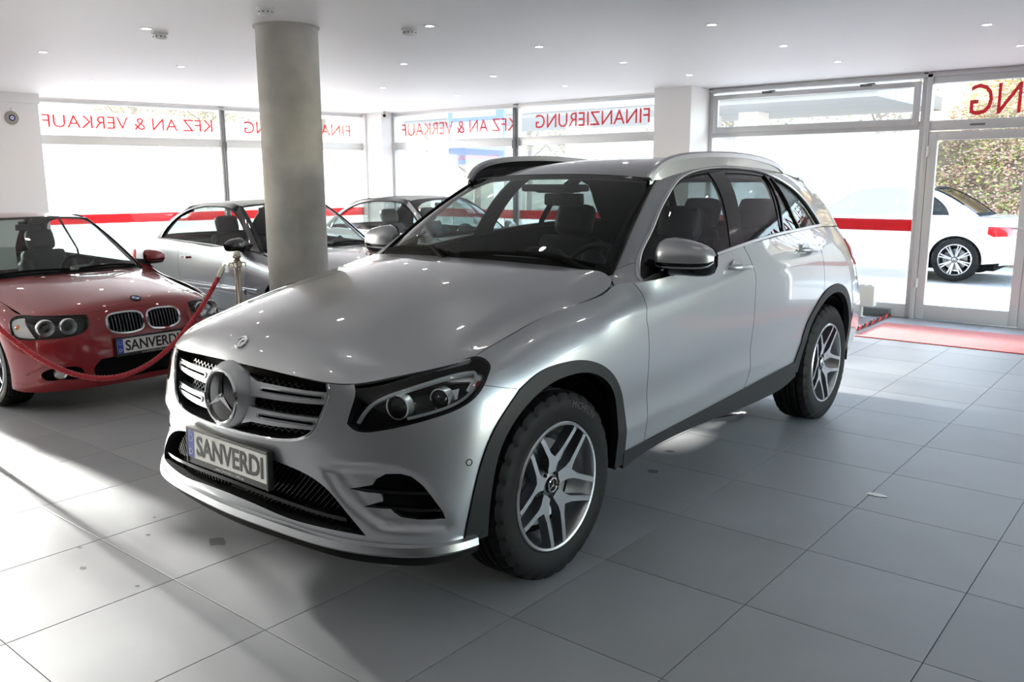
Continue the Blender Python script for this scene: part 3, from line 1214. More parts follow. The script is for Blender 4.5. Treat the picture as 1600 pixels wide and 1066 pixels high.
def make_wheel(style, R, W, rim, parent, loc, left=True, name='wheel', text=None, rot=0.0):
    """wheel > tyre, rim, spokes, hub_cap, brake_disc; axis along y"""
    w = holder(name, loc, 0.0 if left else pi, parent)
    V, F = tyre_mesh(R, W, rim)
    b = MB()
    b.add(V, F)
    b.build('tyre', M_RUBBER, w, True, 28)
    if text:
        b = MB()
        for s, a0, sz in text:
            v, f = arc_text(s, rim + (R - rim) * .50, sz, a0, W / 2 - .0005)
            b.add(v, f)
        b.build('tyre_lettering', M_RUBTXT, w)
    h = W / 2
    # rim barrel and flange
    b = MB()
    b.lathe([(rim - .004, h * .78), (rim + .006, h * .93), (rim + .001, h * .97), (rim - .008, h * .95), (rim - .016, h * .80), (rim - .022, h * .45), (rim - .045, h * .1), (rim - .040, -h * .9), (rim - .004, -h * .9)], 72, 0, 'y')
    b.build('rim', M_RIM, w, True, 30)
    hub = h * .93 - (.028 if style != 'ten' else .012)
    face = h * .955

    def fm(uv):
        r = np.hypot(uv[:, 0], uv[:, 1]) / rim
        yy = hub + (face - hub) * np.clip((r - .30) / .60, 0, 1) ** .8 - .010 * np.clip((.30 - r) / .30, 0, 1)
        P = np.stack([-uv[:, 0], yy, uv[:, 1]], 1)
        N = np.tile([0, 1.0, 0], (len(uv), 1))
        return P, N
    ro = rim - .010
    if style == 'vee':
        a = radians(26.5)
        E = np.array([ro * sin(a), ro * cos(a)])
        A = np.array([0, rim * .36])
        d = (E - A) / np.linalg.norm(E - A)
        p = np.array([d[1], -d[0]])
        half = [(0, rim * .47), tuple(A + d * .058 - p * .0085), tuple(E - p * .0080), tuple(E + p * .0120), tuple(A + d * .045 + p * .0135), (rim * .115, rim * .35), (rim * .100, rim * .20), (0, rim * .19)]
        pol = np.array(half + [(-x, y) for x, y in half[::-1][1:-1]])
        cnt, base = 5, pi / 5
    elif style == 'double':
        half = [(.0, rim * .50), (rim * .045, rim * .62), (rim * .155, ro * .985), (rim * .235, ro * .965), (rim * .125, rim * .42), (rim * .10, rim * .22), (0, rim * .2)]
        pol = np.array(half + [(-x, y) for x, y in half[::-1][1:-1]])
        cnt, base = 5, 0
    else:
        half = [(rim * .045, ro), (rim * .075, ro), (rim * .085, rim * .45), (rim * .07, rim * .2)]
        pol = np.array([(0.0, rim * .55)] + [(rim * .05, ro * .99), (rim * .13, ro * .98), (rim * .085, rim * .45), (rim * .065, rim * .2), (-rim * .065, rim * .2), (-rim * .085, rim * .45), (-rim * .13, ro * .98), (-rim * .05, ro * .99)])
        cnt, base = 8, 0
    me = None
    for k in range(cnt):
        an = base + rot + 2 * pi * k / cnt
        if me is None:
            o = panel('spoke', None, pol, [M_RIM, M_RIMD], w, step=.02, thick=.045, fmap=fm)
            me = o.data
        else:
            o = bpy.data.objects.new('spoke', me)
            link(o, w)
        o.rotation_euler = (0, an, 0)
    b = MB()
    b.lathe([(.0, hub - .006), (rim * .13, hub - .006), (rim * .135, hub - .010), (rim * .25, hub - .016), (rim * .29, hub - .03), (rim * .29, hub - .06), (0, hub - .06)], 40, 0, 'y')
    for k in range(5):
        a = base + rot + pi / 5 + 2 * pi * k / 5
        b.lathe([(0, hub - .006), (.008, hub - .008), (.010, hub - .02)], 8, 1, 'y', (rim * .205 * sin(a), 0, rim * .205 * cos(a)))
    b.build('hub', [M_RIMD, M_DARK], w, True, 30)
    b = MB()
    b.lathe([(0, hub + .004), (rim * .105, hub + .003), (rim * .125, hub - .001), (rim * .128, hub - .012)], 32, 1, 'y')
    b.lathe([(rim * .098, hub + .003), (rim * .104, hub + .0055), (rim * .120, hub + .003), (rim * .122, hub - .002)], 32, 0, 'y')
    if style != 'double':
        star3(b, rim * .098, hub + .004, .003)
    b.build('hub_cap', [M_CHROME, M_GLOSS], w, True, 30)
    b = MB()
    b.lathe([(.05, h * .18), (rim * .70, h * .18), (rim * .70, h * .0), (.05, h * .0)], 48, 0, 'y')
    b.build('brake_disc', M_BRAKE, w, True, 30)
    b = MB()
    pts = [(rim * .75 * sin(t), rim * .75 * cos(t)) for t in np.linspace(.9, 1.9, 8)] + [(rim * .50 * sin(t), rim * .50 * cos(t)) for t in np.linspace(1.9, .9, 8)]
    b.prism([(x, z) for x, z in pts], -h * .12, h * .42, 0, 'xz')
    b.build('brake_caliper', M_RIMD, w)
    return w


def tilt(o, M):
    o.matrix_local = M
    return o


def make_seat(parent, x, y, z, m, w=.50, hr=True, rec=20, scale=1.0):
    """cushion, reclined backrest with side bolsters, headrest on two posts; faces +x"""
    s = holder('seat', (x, y, z), 0, parent)
    s.scale = (scale,) * 3
    b = MB()
    b.box((-.25, -w * .36, .0), (.27, w * .36, .15), bev=.05)
    for k in (-1, 1):
        b.box((-.25, k * w * .42 - .055, .0), (.25, k * w * .42 + .055, .175), bev=.05)
    b.build('seat_cushion', m, s, True, 60)
    M = Matrix.Translation((-.22, 0, .10)) @ Matrix.Rotation(radians(-rec), 4, 'Y')
    b = MB()
    b.box((-.09, -w * .40, .0), (.055, w * .40, .60), bev=.055, M=M)
    for k in (-1, 1):
        b.box((-.06, k * w * .40 - .055, .06), (.105, k * w * .40 + .055, .50), bev=.05, M=M)
    b.build('backrest', m, s, True, 60)
    if hr:
        b = MB()
        b.box((-.062, -.128, .600), (.058, .128, .800), bev=.056, M=M)
        b.build('headrest', m, s, True, 60)
        b = MB()
        for k in (-.07, .07):
            b.tube([M @ Vector((-.02, k, .54)), M @ Vector((0, k, .66))], .007, 8)
        b.build('headrest_post', M_CHROME, s, True, 60)
    return s


def make_steering_wheel(parent, x, y, z, r=.185, tiltdeg=24):
    M = Matrix.Translation((x, y, z)) @ Matrix.Rotation(radians(-tiltdeg), 4, 'Y')
    s = holder('steering_wheel', (0, 0, 0), 0, parent)
    b = MB()
    b.tube([M @ Vector((0, r * cos(a), r * sin(a))) for a in np.linspace(0, 2 * pi, 33)[:-1]], .016, 8, closed=True)
    b.build('wheel_rim', M_SEAT, s, True, 60)
    b = MB()
    b.box((.0, -.075, -.06), (.05, .075, .06), bev=.02, M=M)
    for a in (0, pi, -pi / 2):
        b.box((.008, .05, -.018), (.024, r, .018), bev=.006, M=M @ Matrix.Rotation(a, 4, 'X'))
    b.tube([M @ Vector((.03, 0, 0)), M @ Vector((.35, 0, 0))], .035, 10)
    b.build('steering_hub', M_PLASTIC, s, True, 50)
    b = MB()
    b.tube([M @ Vector((-.004, .03 * cos(a), .03 * sin(a))) for a in np.linspace(0, 2 * pi, 25)[:-1]], .004, 6, closed=True)
    b.build('wheel_emblem', M_CHROME, s, True, 60)
    return s


def make_plate(parent, M, text='SANVERDI', foot='www.SANVERDI-CARS.de'):
    """number plate in a dark holder; local x across, y up, z out"""
    p = holder('number_plate', (0, 0, 0), 0, parent)
    p.matrix_local = M
    b = MB()
    b.box((-.268, -.080, -.020), (.268, .062, .002), bev=.004)
    b.box((-.268, .054, -.018), (.268, .066, .008), bev=.003)
    b.box((-.268, -.078, .0), (-.260, .06, .006))
    b.box((.260, -.078, .0), (.268, .06, .006))
    b.build('plate_holder', M_PFRAME, p)
    b = MB()
    b.box((-.258, -.054, .002), (.258, .054, .005), bev=.001)
    b.build('plate_sheet', M_PLATE, p)
    b = MB()
    b.box((-.257, -.053, .005), (-.213, .053, .0056))
    b.build('euro_band', M_PBLUE, p)
    b = MB()
    for k in range(12):
        a = 2 * pi * k / 12
        b.box((-.235 + .013 * cos(a) - .0017, .024 + .013 * sin(a) - .0017, .0056), (-.235 + .013 * cos(a) + .0017, .024 + .013 * sin(a) + .0017, .0060))
    v, f = text_geo('D', .034, .0002)
    b.add([(q[0] - .235, q[1] - .042, q[2] + .006) for q in v], f)
    b.build('euro_print', M_WTXT, p)
    b = MB()
    v, f = text_geo(text, .108, .0008, sx=1.0, spacing=1.0, bold=.0022)
    wd = v[:, 0].max() - v[:, 0].min()
    v[:, 0] *= .435 / wd
    hh = v[:, 1].max() - v[:, 1].min()
    v[:, 1] = (v[:, 1] - v[:, 1].min()) * .080 / hh
    b.add([(q[0] + .022, q[1] - .040, q[2] + .0058) for q in v], f)
    b.build('plate_lettering', M_PTXT, p)
    b = MB()
    v, f = text_geo(foot, .017, .0003)
    b.add([(q[0] + .02, q[1] - .073, q[2] + .0024) for q in v], f)
    b.build('holder_lettering', M_WTXT, p)
    return p


def wheel_liner(parent, x, y0, y1, z, r, name='wheel_liner', a0=-.12, a1=pi + .12):
    """dark half-drum inside the wheel arch"""
    n = 20
    an = np.linspace(a0, a1, n)
    V, F = [], []
    for y in (y0, y1):
        for a in an:
            V.append((x + r * cos(a), y, z + r * sin(a)))
    for i in range(n - 1):
        F.append((i, i + 1, n + i + 1, n + i))
    V.append((x, y1, z - .1))
    c = len(V) - 1
    for i in range(n - 1):
        F.append((n + i, n + i + 1, c))
    return mesh_obj(name, V, F, M_DARK, parent, True)


def make_mirror(parent, S, side, cap_mat, base, rot=0.0, name='door_mirror'):
    """door mirror shell: x forward, y outwards (side=+1 left), with cap, lower shell, lamp strip, glass and foot"""
    m = holder(name, base, 0, parent)
    L, Hh, Dp = S

    def shell(lo, hi, grow=0.0):
        # cross-sections along y, egg shaped; returns grid of points
        cols = []
        ys = [0, .02, .06, .14, .28, .5, .72, .86, .95, 1.0]
        hs = [.50, .72, .92, 1.06, 1.10, 1.0, .84, .66, .46, .20]
        hb = [.55, .70, .80, .88, .92, .94, .94, .90, .75, .35]
        ds = [.55, .70, .82, .93, 1.0, 1.0, .93, .80, .60, .28]
        for t, h, g_, d in zip(ys, hs, hb, ds):
            row = []
            for a in np.linspace(lo, hi, 17):
                ca, sa = cos(a), sin(a)
                x = Dp * d * (abs(ca) ** .8) * (1 if ca > 0 else -1)
                z = Hh * .5 * (h if sa > 0 else -g_) * (abs(sa) ** .75)
                row.append((x + grow - .10 * t * t * Dp * 2, side * t * L, z + .03 * t * Hh + (h - 1) * 0))
            cols.append(row)
        V = [p for c in cols for p in c]
        F = []
        k = len(cols[0])
        for i in range(len(cols) - 1):
            for j in range(k - 1):
                q = (i * k + j, i * k + j + 1, (i + 1) * k + j + 1, (i + 1) * k + j)
                F.append(q if side < 0 else q[::-1])
        return V, F, cols
    for nm, lo, hi, mt, g in (('mirror_cap', -.42, pi * .5, cap_mat, .004), ('mirror_shell', -pi * .5, -.40, M_GLOSS, 0)):
        V, F, _ = shell(lo, hi, g)
        b = MB()
        b.add(V, F)
        b.build(nm, mt, m, True, 60)
    _, _, cols = shell(-pi / 2, pi / 2)
    rim = [c[-1] for c in cols] + [c[0] for c in cols[::-1]]
    V = [(p[0] - .012, p[1], p[2]) for p in rim] + [(-.015, side * L * .5, 0)]
    n = len(rim)
    mesh_obj('mirror_glass', V, [(i, (i + 1) % n, n) for i in range(n)], M_CHROME, m)
    V, F, cols = shell(-.30, -.12, .0065)
    b = MB()
    k = 17
    F = [f for f in F if min(f) // k >= 2]
    b.add(V, F)
    b.build('mirror_indicator', M_GLOSS, m, True, 60)
    b = MB()
    b.tube([(-.01, -side * .10, -Hh * .30), (.0, side * .02, -Hh * .33), (.0, side * L * .30, -Hh * .33)], [.045, .032, .022], 10)
    b.build('mirror_foot', M_PLASTIC, m, True, 60)
    m.rotation_euler = (0, 0, rot)
    return m

# ------------------------------------------------------------------ silver car: panels
def F_(S, *p):
    return [tuple(q) for q in S.front(p)]


def S_(S, *p):
    return [tuple(q) for q in S.side(p)]


def T_(S, *p):
    return [tuple(q) for q in S.top(p)]


def N_(S, *p):
    return [S.near(q) for q in p]


def C_(pts, n=14):
    """smooth open piece through uv points"""
    return [tuple(q) for q in curve(pts, n)]


def clear_of(Sf, poly, depth, width, sign=1):
    """press a region of a surface inwards by depth, with a soft border"""
    D = Sf.D
    us = np.linspace(0, Sf.U, Sf.nu)
    vs = np.linspace(0, Sf.V, Sf.nv)
    lo, hi = np.min(poly, 0) - .02, np.max(poly, 0) + .02
    I = np.where((us > lo[0]) & (us < hi[0]))[0]
    J = np.where((vs > lo[1]) & (vs < hi[1]))[0]
    q = np.array([(us[i], vs[j]) for i in I for j in J])
    k = inside(q, np.asarray(poly))
    d = seg_dist(q, poly) * k
    w = np.clip(d / width, 0, 1)
    w = w * w * (3 - 2 * w)
    n = 0
    for i in I:
        for j in J:
            D[i, j] = D[i, j] - Sf.N[i, j] * depth * w[n] * sign
            n += 1
    Sf.finish(D)


def build_suv():
    R, G, H, WS, RF = SUV_R, SUV_G, SUV_HOOD, SUV_WS, SUV_ROOF
    V = R.V
    car = thing('car', 'silver five-door SUV in the middle of the showroom, bonnet towards the camera', 'car', (1.43848, .35724, 0), -pi / 2)
    P2 = [M_SILVER, M_DARK]
    # outlines -----------------------------------------------------
    head3 = [(.695, .580, .838), (.640, .655, .858), (.555, .712, .880), (.450, .760, .902), (.360, .792, .917), (.320, .829, .911), (.322, .857, .890), (.345, .868, .866), (.377, .879, .839), (.429, .876, .797), (.484, .856, .770), (.561, .808, .745), (.637, .738, .721), (.697, .651, .700), (.720, .600, .702), (.728, .571, .722), (.715, .577, .765), (.698, .584, .816)]
    hu = N_(R, *head3)
    HEAD = C_(hu[:5], 16) + C_(hu[4:14], 34)[1:] + C_(hu[13:16], 10)[1:] + C_(hu[15:] + [hu[0]], 8)[1:-1]
    GR = [(0, .632), (.10, .630), (.19, .631), (.334, .637), (.396, .650), (.437, .672), (.466, .718), (.487, .779), (.492, .825), (.484, .846)]
    gr = F_(R, *GR)
    INT = C_(F_(R, (0, .372), (.16, .366), (.30, .354), (.45, .350), (.58, .350), (.655, .346)), 14) + C_(F_(R, (.655, .346), (.586, .426), (.517, .487), (.44, .522), (.36, .538), (.269, .546), (.12, .552), (0, .556)), 22)[1:]
    SI = F_(R, (.676, .540), (.705, .560), (.750, .564), (.780, .555), (.810, .524), (.839, .476), (.860, .431), (.866, .402), (.842, .401), (.802, .404), (.757, .412), (.737, .427), (.726, .440), (.690, .439), (.640, .442), (.703, .466), (.697, .488), (.688, .492), (.646, .493), (.585, .499), (.666, .520))
    SCOOP = F_(R, (.470, .560), (.52, .585), (.589, .593), (.682, .596), (.749, .586), (.794, .566), (.836, .522), (.866, .455), (.878, .366), (.80, .352), (.70, .36), (.60, .43), (.53, .49))
    clear_of(R, C_(SCOOP, 50), .022, .05)
    ao = S_(R, (.500, .300), (.490, .385), (.476, .455), (.434, .591), (.369, .698), (.243, .802), (.135, .843), (-.005, .856), (-.135, .844), (-.255, .802), (-.361, .717), (-.423, .607), (-.461, .460), (-.468, .387))
    A1, A2 = C_(ao[:6], 22), C_(ao[5:], 30)
    seam = S_(R, (.351, .918), (.279, .937), (.141, .971), (-.044, 1.013), (-.246, 1.036), (-.369, 1.050), (-.46, 1.068))
    doorF = C_(S_(R, (-.625, 1.098), (-.619, 1.04), (-.612, .985), (-.603, .954), (-.612, .90), (-.618, .839), (-.618, .773), (-.614, .674), (-.634, .517), (-.632, .395)), 34)
    doorM = C_(S_(R, (-1.642, 1.170), (-1.665, 1.12), (-1.680, 1.06), (-1.679, .920), (-1.675, .847), (-1.660, .708), (-1.664, .601), (-1.668, .56), (-1.628, .446)), 34)
    aro = S_(R, (-2.262, .430), (-2.300, .500), (-2.377, .641), (-2.506, .763), (-2.659, .845), (-2.796, .874), (-2.952, .868), (-3.089, .812), (-3.180, .723), (-3.255, .560), (-3.285, .400))
    AR = C_(aro, 46)
    zb = lambda x: .386 + (x + .461) * (.470 - .386) / (-2.268 + .461)
    # front bumper ---------------------------------------------------
    low = F_(R, (0, .318), (.2, .318), (.4, .314), (.6, .308), (.75, .304)) + [ao[0]]
    hin = [h for h in HEAD]
    # lower edge of lamp, from the wing end to the inner top
    i0 = int(np.argmin([abs(q[1] - N_(R, (.386, .884, .832))[0][1]) + abs(q[0] - N_(R, (.386, .884, .832))[0][0]) for q in HEAD]))
    seam_b = [hin[i0]]
    half = C_(low, 16) + A1[1:] + list(HEAD[i0:]) + [HEAD[0]] + [(F_(R, (.575, .845))[0][0], V - .0005), (gr[-1][0] + .002, V - .0005)] + C_(gr[::-1], 26)
    half = [h for h in half]
    bump_poly = mirrored(half)
    fb = panel('front_bumper', R, bump_poly, P2, car, holes=[mirrored(INT), np.array(SI), np.array(SI) * [-1, 1]], step=.022, gap=.0012, thick=.02)
    for s in (1, -1):
        b = MB()
        P, N = R.ev(np.array(S_(R, (.480, .589))) * [s, 1])
        P, N = Vector(P[0]), Vector(N[0])
        M = Matrix.Translation(P) @ N.to_track_quat('Z', 'Y').to_matrix().to_4x4()
        b.lathe([(0, .001), (.008, .001), (.0085, -.001)], 20, 0)
        b.lathe([(.0085, -.001), (.0095, .0012), (.012, .0012), (.0125, -.001)], 20, 1)
        b.build('parking_sensor', [M_SILVER, M_DARK], fb, True, M=M)
    # lower chrome lip
    for i, (nm, mt, prof, path) in enumerate((
            ('front_lip', M_SATIN, [(-.020, -.012), (.020, -.012), (.022, .010), (.008, .022), (-.016, .014)], [(0, .318), (.2, .318), (.4, .312), (.58, .306), (.70, .304), (.79, .303), (.86, .303), (.89, .303)]),)):
        uv = np.array(F_(R, *path))
        full = np.vstack([uv[::-1] * [-1, 1], uv[1:]])
        c = curve(full, 70)
        strip(nm, R, c, prof, mt, car, off=.004)
    uv = np.array(F_(R, (0, .278), (.3, .278), (.6, .270), (.80, .268), (.885, .268)))
    strip('front_skirt', R, curve(np.vstack([uv[::-1] * [-1, 1], uv[1:]]), 60), [(-.035, -.03), (.03, -.03), (.03, -.004), (-.03, -.012)], M_DARK, car)
    # grille ---------------------------------------------------------
    gpoly = mirrored(C_(gr, 26) + [(gr[-1][0], V - .0005), (0, V - .0005)])
    grille = holder('grille', (0, 0, 0), 0, car)
    panel('grille_back', R, gpoly, M_DARK, grille, step=.05, off=-.075, thick=.004)
    ring = mirrored(C_(gr, 30))
    ring = np.array([q for q in ring])
    half_r = np.array(C_(gr, 30))
    pth = np.vstack([half_r[::-1] * [-1, 1], half_r[1:]])
    strip('grille_frame', R, pth, rprof(.012, .005), M_CHROME, grille)
    P, N = R.ev(pth)
    Q = P - N * .07
    sweepV = np.vstack([P - N * .002, Q])
    n = len(P)
    o = mesh_obj('grille_surround', sweepV, [(i, i + 1, n + i + 1, n + i) for i in range(n - 1)], M_PLASTIC, grille, True)
    # diagonal mesh
    b = MB()
    gp = np.array(gpoly)
    lo, hi = gp.min(0), gp.max(0)
    for sgn in (1, -1):
        c0 = lo[0] - .3
        while c0 < hi[0] + .3:
            t = np.linspace(lo[1], hi[1], 12)
            line = np.stack([c0 + sgn * (t - (lo[1] + hi[1]) / 2) * .95, t], 1)
            k = inside(line, gp)
            seg = line[k]
            if len(seg) > 1:
                Pq, Nq = R.ev(seg)
                Pq = Pq - Nq * .045
                sweep(None, Pq, [(-.0028, -.006), (.0028, -.006), (.0012, .002), (-.0012, .002)], None, None, Nq, mb=b)
            c0 += .031
    gm = b.build('grille_mesh', M_GLOSS, grille)
    gm['kind'] = 'stuff'
    for s in (1, -1):
        for z0, yo in ((.798, .487), (.706, .462)):
            body = np.array(densify(F_(R, (.100, z0 + .040), (.150, z0 + .024), (yo - .004, z0 + .020), (yo + .003, z0 + .012), (yo - .008, z0 - .022), (.150, z0 - .030), (.095, z0 - .045)), .03)) * [s, 1]
            k0, k1 = .190, yo - .030
            st = [(k1 + .008 * sin(t), z0 - .001 + .008 * cos(t)) for t in np.linspace(0, pi, 8)] + [(k0 - .008 * sin(t), z0 - .001 - .008 * cos(t)) for t in np.linspace(0, pi, 8)]
            slot = np.array(F_(R, *[(y_, z_) for y_, z_ in [(k0 + (k1 - k0) * q, z0 + .007) for q in (.15, .4, .65, .88)] + st[:8] + [(k1 + (k0 - k1) * q, z0 - .009) for q in (.12, .35, .6, .85)] + st[8:]])) * [s, 1]
            br = panel('grille_bar', R, body, [M_SILVER, M_SILVER], grille, holes=[slot], step=.02, off=-.016, thick=.035)
            strip('bar_trim', R, slot, rprof(.009, .005), M_CHROME, br, off=-.016, closed=True)
            panel('bar_slot', R, slot, M_DARK, br, step=.03, off=-.034, thick=.004)
    # star emblem
    Pc, Nc = R.ev(np.array(F_(R, (0, .748))))
    M = Matrix.Translation(Vector(Pc[0]) + Vector((.012, 0, 0))) @ Matrix.Rotation(radians(-90), 4, 'Z') @ Matrix.Rotation(radians(5), 4, 'X')
    em = holder('star_emblem', (0, 0, 0), 0, car)
    em.matrix_local = M
    b = MB()
    b.lathe([(.098, .004), (.112, -.003), (.128, -.026), (.134, -.055)], 56, 0, 'y')
    b.build('emblem_dome', M_SILVER, em, True)
    b = MB()
    b.lathe([(.0, .002), (.05, .001), (.094, -.002), (.094, -.02)], 56, 0, 'y')
    b.build('emblem_plate', M_GLOSS, em, True)
    b = MB()
    b.lathe([(.091, -.002), (.093, .007), (.098, .010), (.103, .006), (.104, -.004)], 64, 0, 'y')
    b.build('emblem_ring', M_CHROME, em, True)
    b = MB()
    star3(b, .092, .003, .012, 0, .115)
    b.build('emblem_star', M_CHROME, em)
    # lower intake -----------------------------------------------------
    it = holder('lower_intake', (0, 0, 0), 0, car)
    panel('intake_back', R, mirrored(INT), M_DARK, it, step=.05, off=-.06, thick=.004)
    hp = np.array(INT)
    pth = np.vstack([hp[::-1] * [-1, 1], hp[1:]])
    P, N = R.ev(pth)
    n = len(P)
    mesh_obj('intake_surround', np.vstack([P - N * .004, P - N * .06]), [(i, (i + 1) % n, n + (i + 1) % n, n + i) for i in range(n)], M_PLASTIC, it, True)
    b = MB()
    ip = mirrored(INT)
    lo, hi = ip.min(0), ip.max(0)
    c0 = lo[0] - .3
    while c0 < hi[0] + .3:
        t = np.linspace(lo[1], hi[1], 16)
        line = np.stack([c0 + (-1 if c0 < 0 else 1) * (t - lo[1]) * .8, t], 1)
        seg = line[inside(line, ip)]
        if len(seg) > 1:
            Pq, Nq = R.ev(seg)
            sweep(None, Pq - Nq * .04, [(-.003, -.008), (.003, -.008), (.0015, .003), (-.0015, .003)], None, None, Nq, mb=b)
        c0 += .026
    gm = b.build('intake_mesh', M_GLOSS, it)
    gm['kind'] = 'stuff'
    uv = np.array(F_(R, (0, .418), (.2, .412), (.4, .402), (.585, .394)))
    strip('intake_blade', R, curve(np.vstack([uv[::-1] * [-1, 1], uv[1:]]), 40), [(-.009, -.03), (.009, -.03), (.009, -.004), (-.006, .0)], M_GLOSS, it, off=-.006)
    for s in (1, -1):
        si = holder('side_intake', (0, 0, 0), 0, car)
        sp = np.array(SI) * [s, 1]
        panel('intake_back', R, sp, M_DARK, si, step=.03, off=-.045, thick=.004)
        P, N = R.ev(sp)
        n = len(P)
        mesh_obj('intake_surround', np.vstack([P - N * .004, P - N * .045]), [(i, (i + 1) % n, n + (i + 1) % n, n + i) for i in range(n)], M_GLOSS, si)
        for (y0, z0), (y1, z1) in (((.60, .497), (.825, .490)), ((.65, .441), (.85, .430))):
            l = np.array(F_(R, (y0, z0), ((y0 + y1) / 2, (z0 + z1) / 2), (y1, z1))) * [s, 1]
            strip('intake_fin', R, curve(l, 12), [(-.006, -.035), (.006, -.035), (.005, -.006), (-.005, -.006)], M_GLOSS, si)
    # bonnet -----------------------------------------------------------
    hd = T_(H, (.352, .798), (.25, .802), (.113, .805), (-.08, .810), (-.25, .814), (-.37, .822), (-.45, .824), (-.51, .812), (-.545, .788), (-.566, .755), (-.572, .70))
    cow = T_(H, (-.572, .70), (-.540, .60), (-.505, .50), (-.455, .25), (-.44, .0))
    uF = np.linspace(0, H.U - .004, 24)
    half = [(u, .0005) for u in uF] + C_(hd, 34) + C_(cow, 14)[1:]
    hood = panel('bonnet', H, mirrored(half), P2, car, step=.032, gap=.0015, thick=.018, back='rim0')
    P, N = H.ev(np.array(T_(H, (.742, 0.0))))
    M = Matrix.Translation(Vector(P[0]) + Vector(N[0]) * .001) @ Vector(N[0]).to_track_quat('Z', 'Y').to_matrix().to_4x4() @ Matrix.Rotation(pi / 2, 4, 'X')
    b = MB()
    b.lathe([(0, .002), (.022, .002), (.0225, .0045), (.0265, .005), (.029, .003), (.029, -.002)], 32, 0, 'y')
    star3(b, .022, .003, .003, 0, .16)
    b.build('bonnet_badge', M_CHROME, hood, True, 40, M=M)
    # wings, doors, quarters on both sides --------------------------------
    for s in (1, -1):
        fl = s < 0
        hw = HEAD[4:]
        iA = min(range(len(HEAD)), key=lambda k: (HEAD[k][0] - hu[4][0]) ** 2 + (HEAD[k][1] - hu[4][1]) ** 2)
        top_end = doorF[0]
        uc = N_(R, (-.53, .826, 1.092))[0][0]
        wing = [HEAD[k] for k in range(i0, iA - 1, -1)] + C_(list(seam[:6]) + N_(R, (-.44, .829, 1.0655), (-.49, .823, 1.082)) + [(uc, V - .001)], 26)[1:] + [(top_end[0] - .004, V - .001)] + doorF + list(A2[::-1])
        fw = panel('front_wing', R, np.array(wing), P2, car, step=.03, gap=.0014, thick=.012, flip=fl)
        bot = [S_(R, (x, zb(x) - .004))[0] for x in np.linspace(-.632, -1.628, 8)]
        door1 = [(doorF[0][0] + .003, V - .001)] + [(doorM[0][0] - .003, V - .001)] + doorM + bot[::-1] + doorF[::-1]
        d1 = panel('front_door', R, np.array(door1), P2, car, step=.035, gap=.002, thick=.03, flip=fl)
        bot2 = [S_(R, (x, zb(x) - .004))[0] for x in np.linspace(-1.628, -2.262, 6)]
        doorR = C_(S_(R, (-2.64, 1.21), (-2.652, 1.10), (-2.66, 1.0), (-2.665, .92), (-2.659, .847)), 12)
        aF = [q for q in AR if q[0] < doorR[-1][0]]
        door2 = [(doorM[0][0] + .003, V - .001), (doorR[0][0], V - .001)] + doorR + aF[::-1] + bot2[::-1][1:] + doorM[::-1]
        d2 = panel('rear_door', R, np.array(door2), P2, car, step=.035, gap=.002, thick=.03, flip=fl)
        aB = [q for q in AR if q[0] > doorR[-1][0]]
        uQ = S_(R, (-3.50, .9))[0][0]
        quarter = [(doorR[0][0] + .003, V - .001), (uQ, V - .001), (uQ, S_(R, (-3.45, .70))[0][1])] + S_(R, (-3.3, .70), (-3.21, .68))[:1] + aB[::-1][6:] + doorR[::-1]
        panel('rear_quarter', R, np.array(quarter), P2, car, step=.04, gap=.002, thick=.012, flip=fl)
        # gutter sheet under the joint of bonnet, wing and pillar
        bt = [tuple(R.ev(np.array([(R.near((x, y, z))[0], V)]))[0][0]) for x, y, z in ((-.30, .79, 1.056), (-.38, .795, 1.07), (-.45, .80, 1.088), (-.53, .83, 1.09), (-.565, .842, 1.090))]
        tp = [(-.30, .770, 1.036), (-.38, .775, 1.052), (-.45, .772, 1.075), (-.53, .760, 1.098), (-.575, .742, 1.108)]
        GS = Surf([[tuple(np.array(p) + (np.array(q) - np.array(p)) * t + np.array([0, 0, -.002 + .006 * sin(t * pi)])) for t in (-.06, .2, .4, .7, 1.0)] for p, q in zip(bt, tp)], nu=30, nv=14)
        panel('wing_gutter', GS, np.array([(0, 0), (GS.U, 0), (GS.U, GS.V), (0, GS.V)]), P2, fw, step=.03, off=-.012, thick=.003, flip=fl)
        # upper frame: pillar, roof rail and rear pillar round the side windows
        dlo = S_(G, (-.652, 1.101), (-.742, 1.174), (-.880, 1.263), (-1.040, 1.363), (-1.183, 1.449), (-1.362, 1.525), (-1.546, 1.562), (-1.803, 1.585), (-2.088, 1.584), (-2.360, 1.560), (-2.546, 1.506), (-2.673, 1.439), (-2.790, 1.340), (-2.895, 1.237))
        DL = C_(dlo, 60)
        j = int(np.argmin([np.linalg.norm(np.array(q) - np.array(S_(G, (-.745, 1.178))[0])) for q in DL]))
        p2 = (DL[j][0] - .10, G.V - .001)
        corner = [(0.0, .001), (dlo[0][0], .001)] + DL[:j + 1] + [p2, (0.0, G.V - .001)]
        panel('wing_corner', G, np.array(corner), P2, fw, step=.03, gap=.001, thick=.01, flip=fl)
        outer = [p2, (G.U, G.V - .001), (G.U, .001), (dlo[-1][0], .001)] + DL[::-1][:len(DL) - j]
        panel('upper_frame', G, np.array(outer), P2, car, step=.03, gap=.001, thick=.015, flip=fl)
        belt = [(dlo[0][0], .001), (dlo[-1][0], .001)]
        g1 = C_(S_(G, (-.985, 1.14), (-.951, 1.297)), 2) + C_(S_(G, (-.951, 1.297), (-1.019, 1.345), (-1.116, 1.408), (-1.248, 1.478), (-1.412, 1.530), (-1.562, 1.552), (-1.690, 1.562)), 16)[1:] + S_(G, (-1.60, 1.400), (-1.53, 1.24), (-1.515, 1.20))
        g1 += [(g1[-1][0], .012), (g1[0][0], .012)]
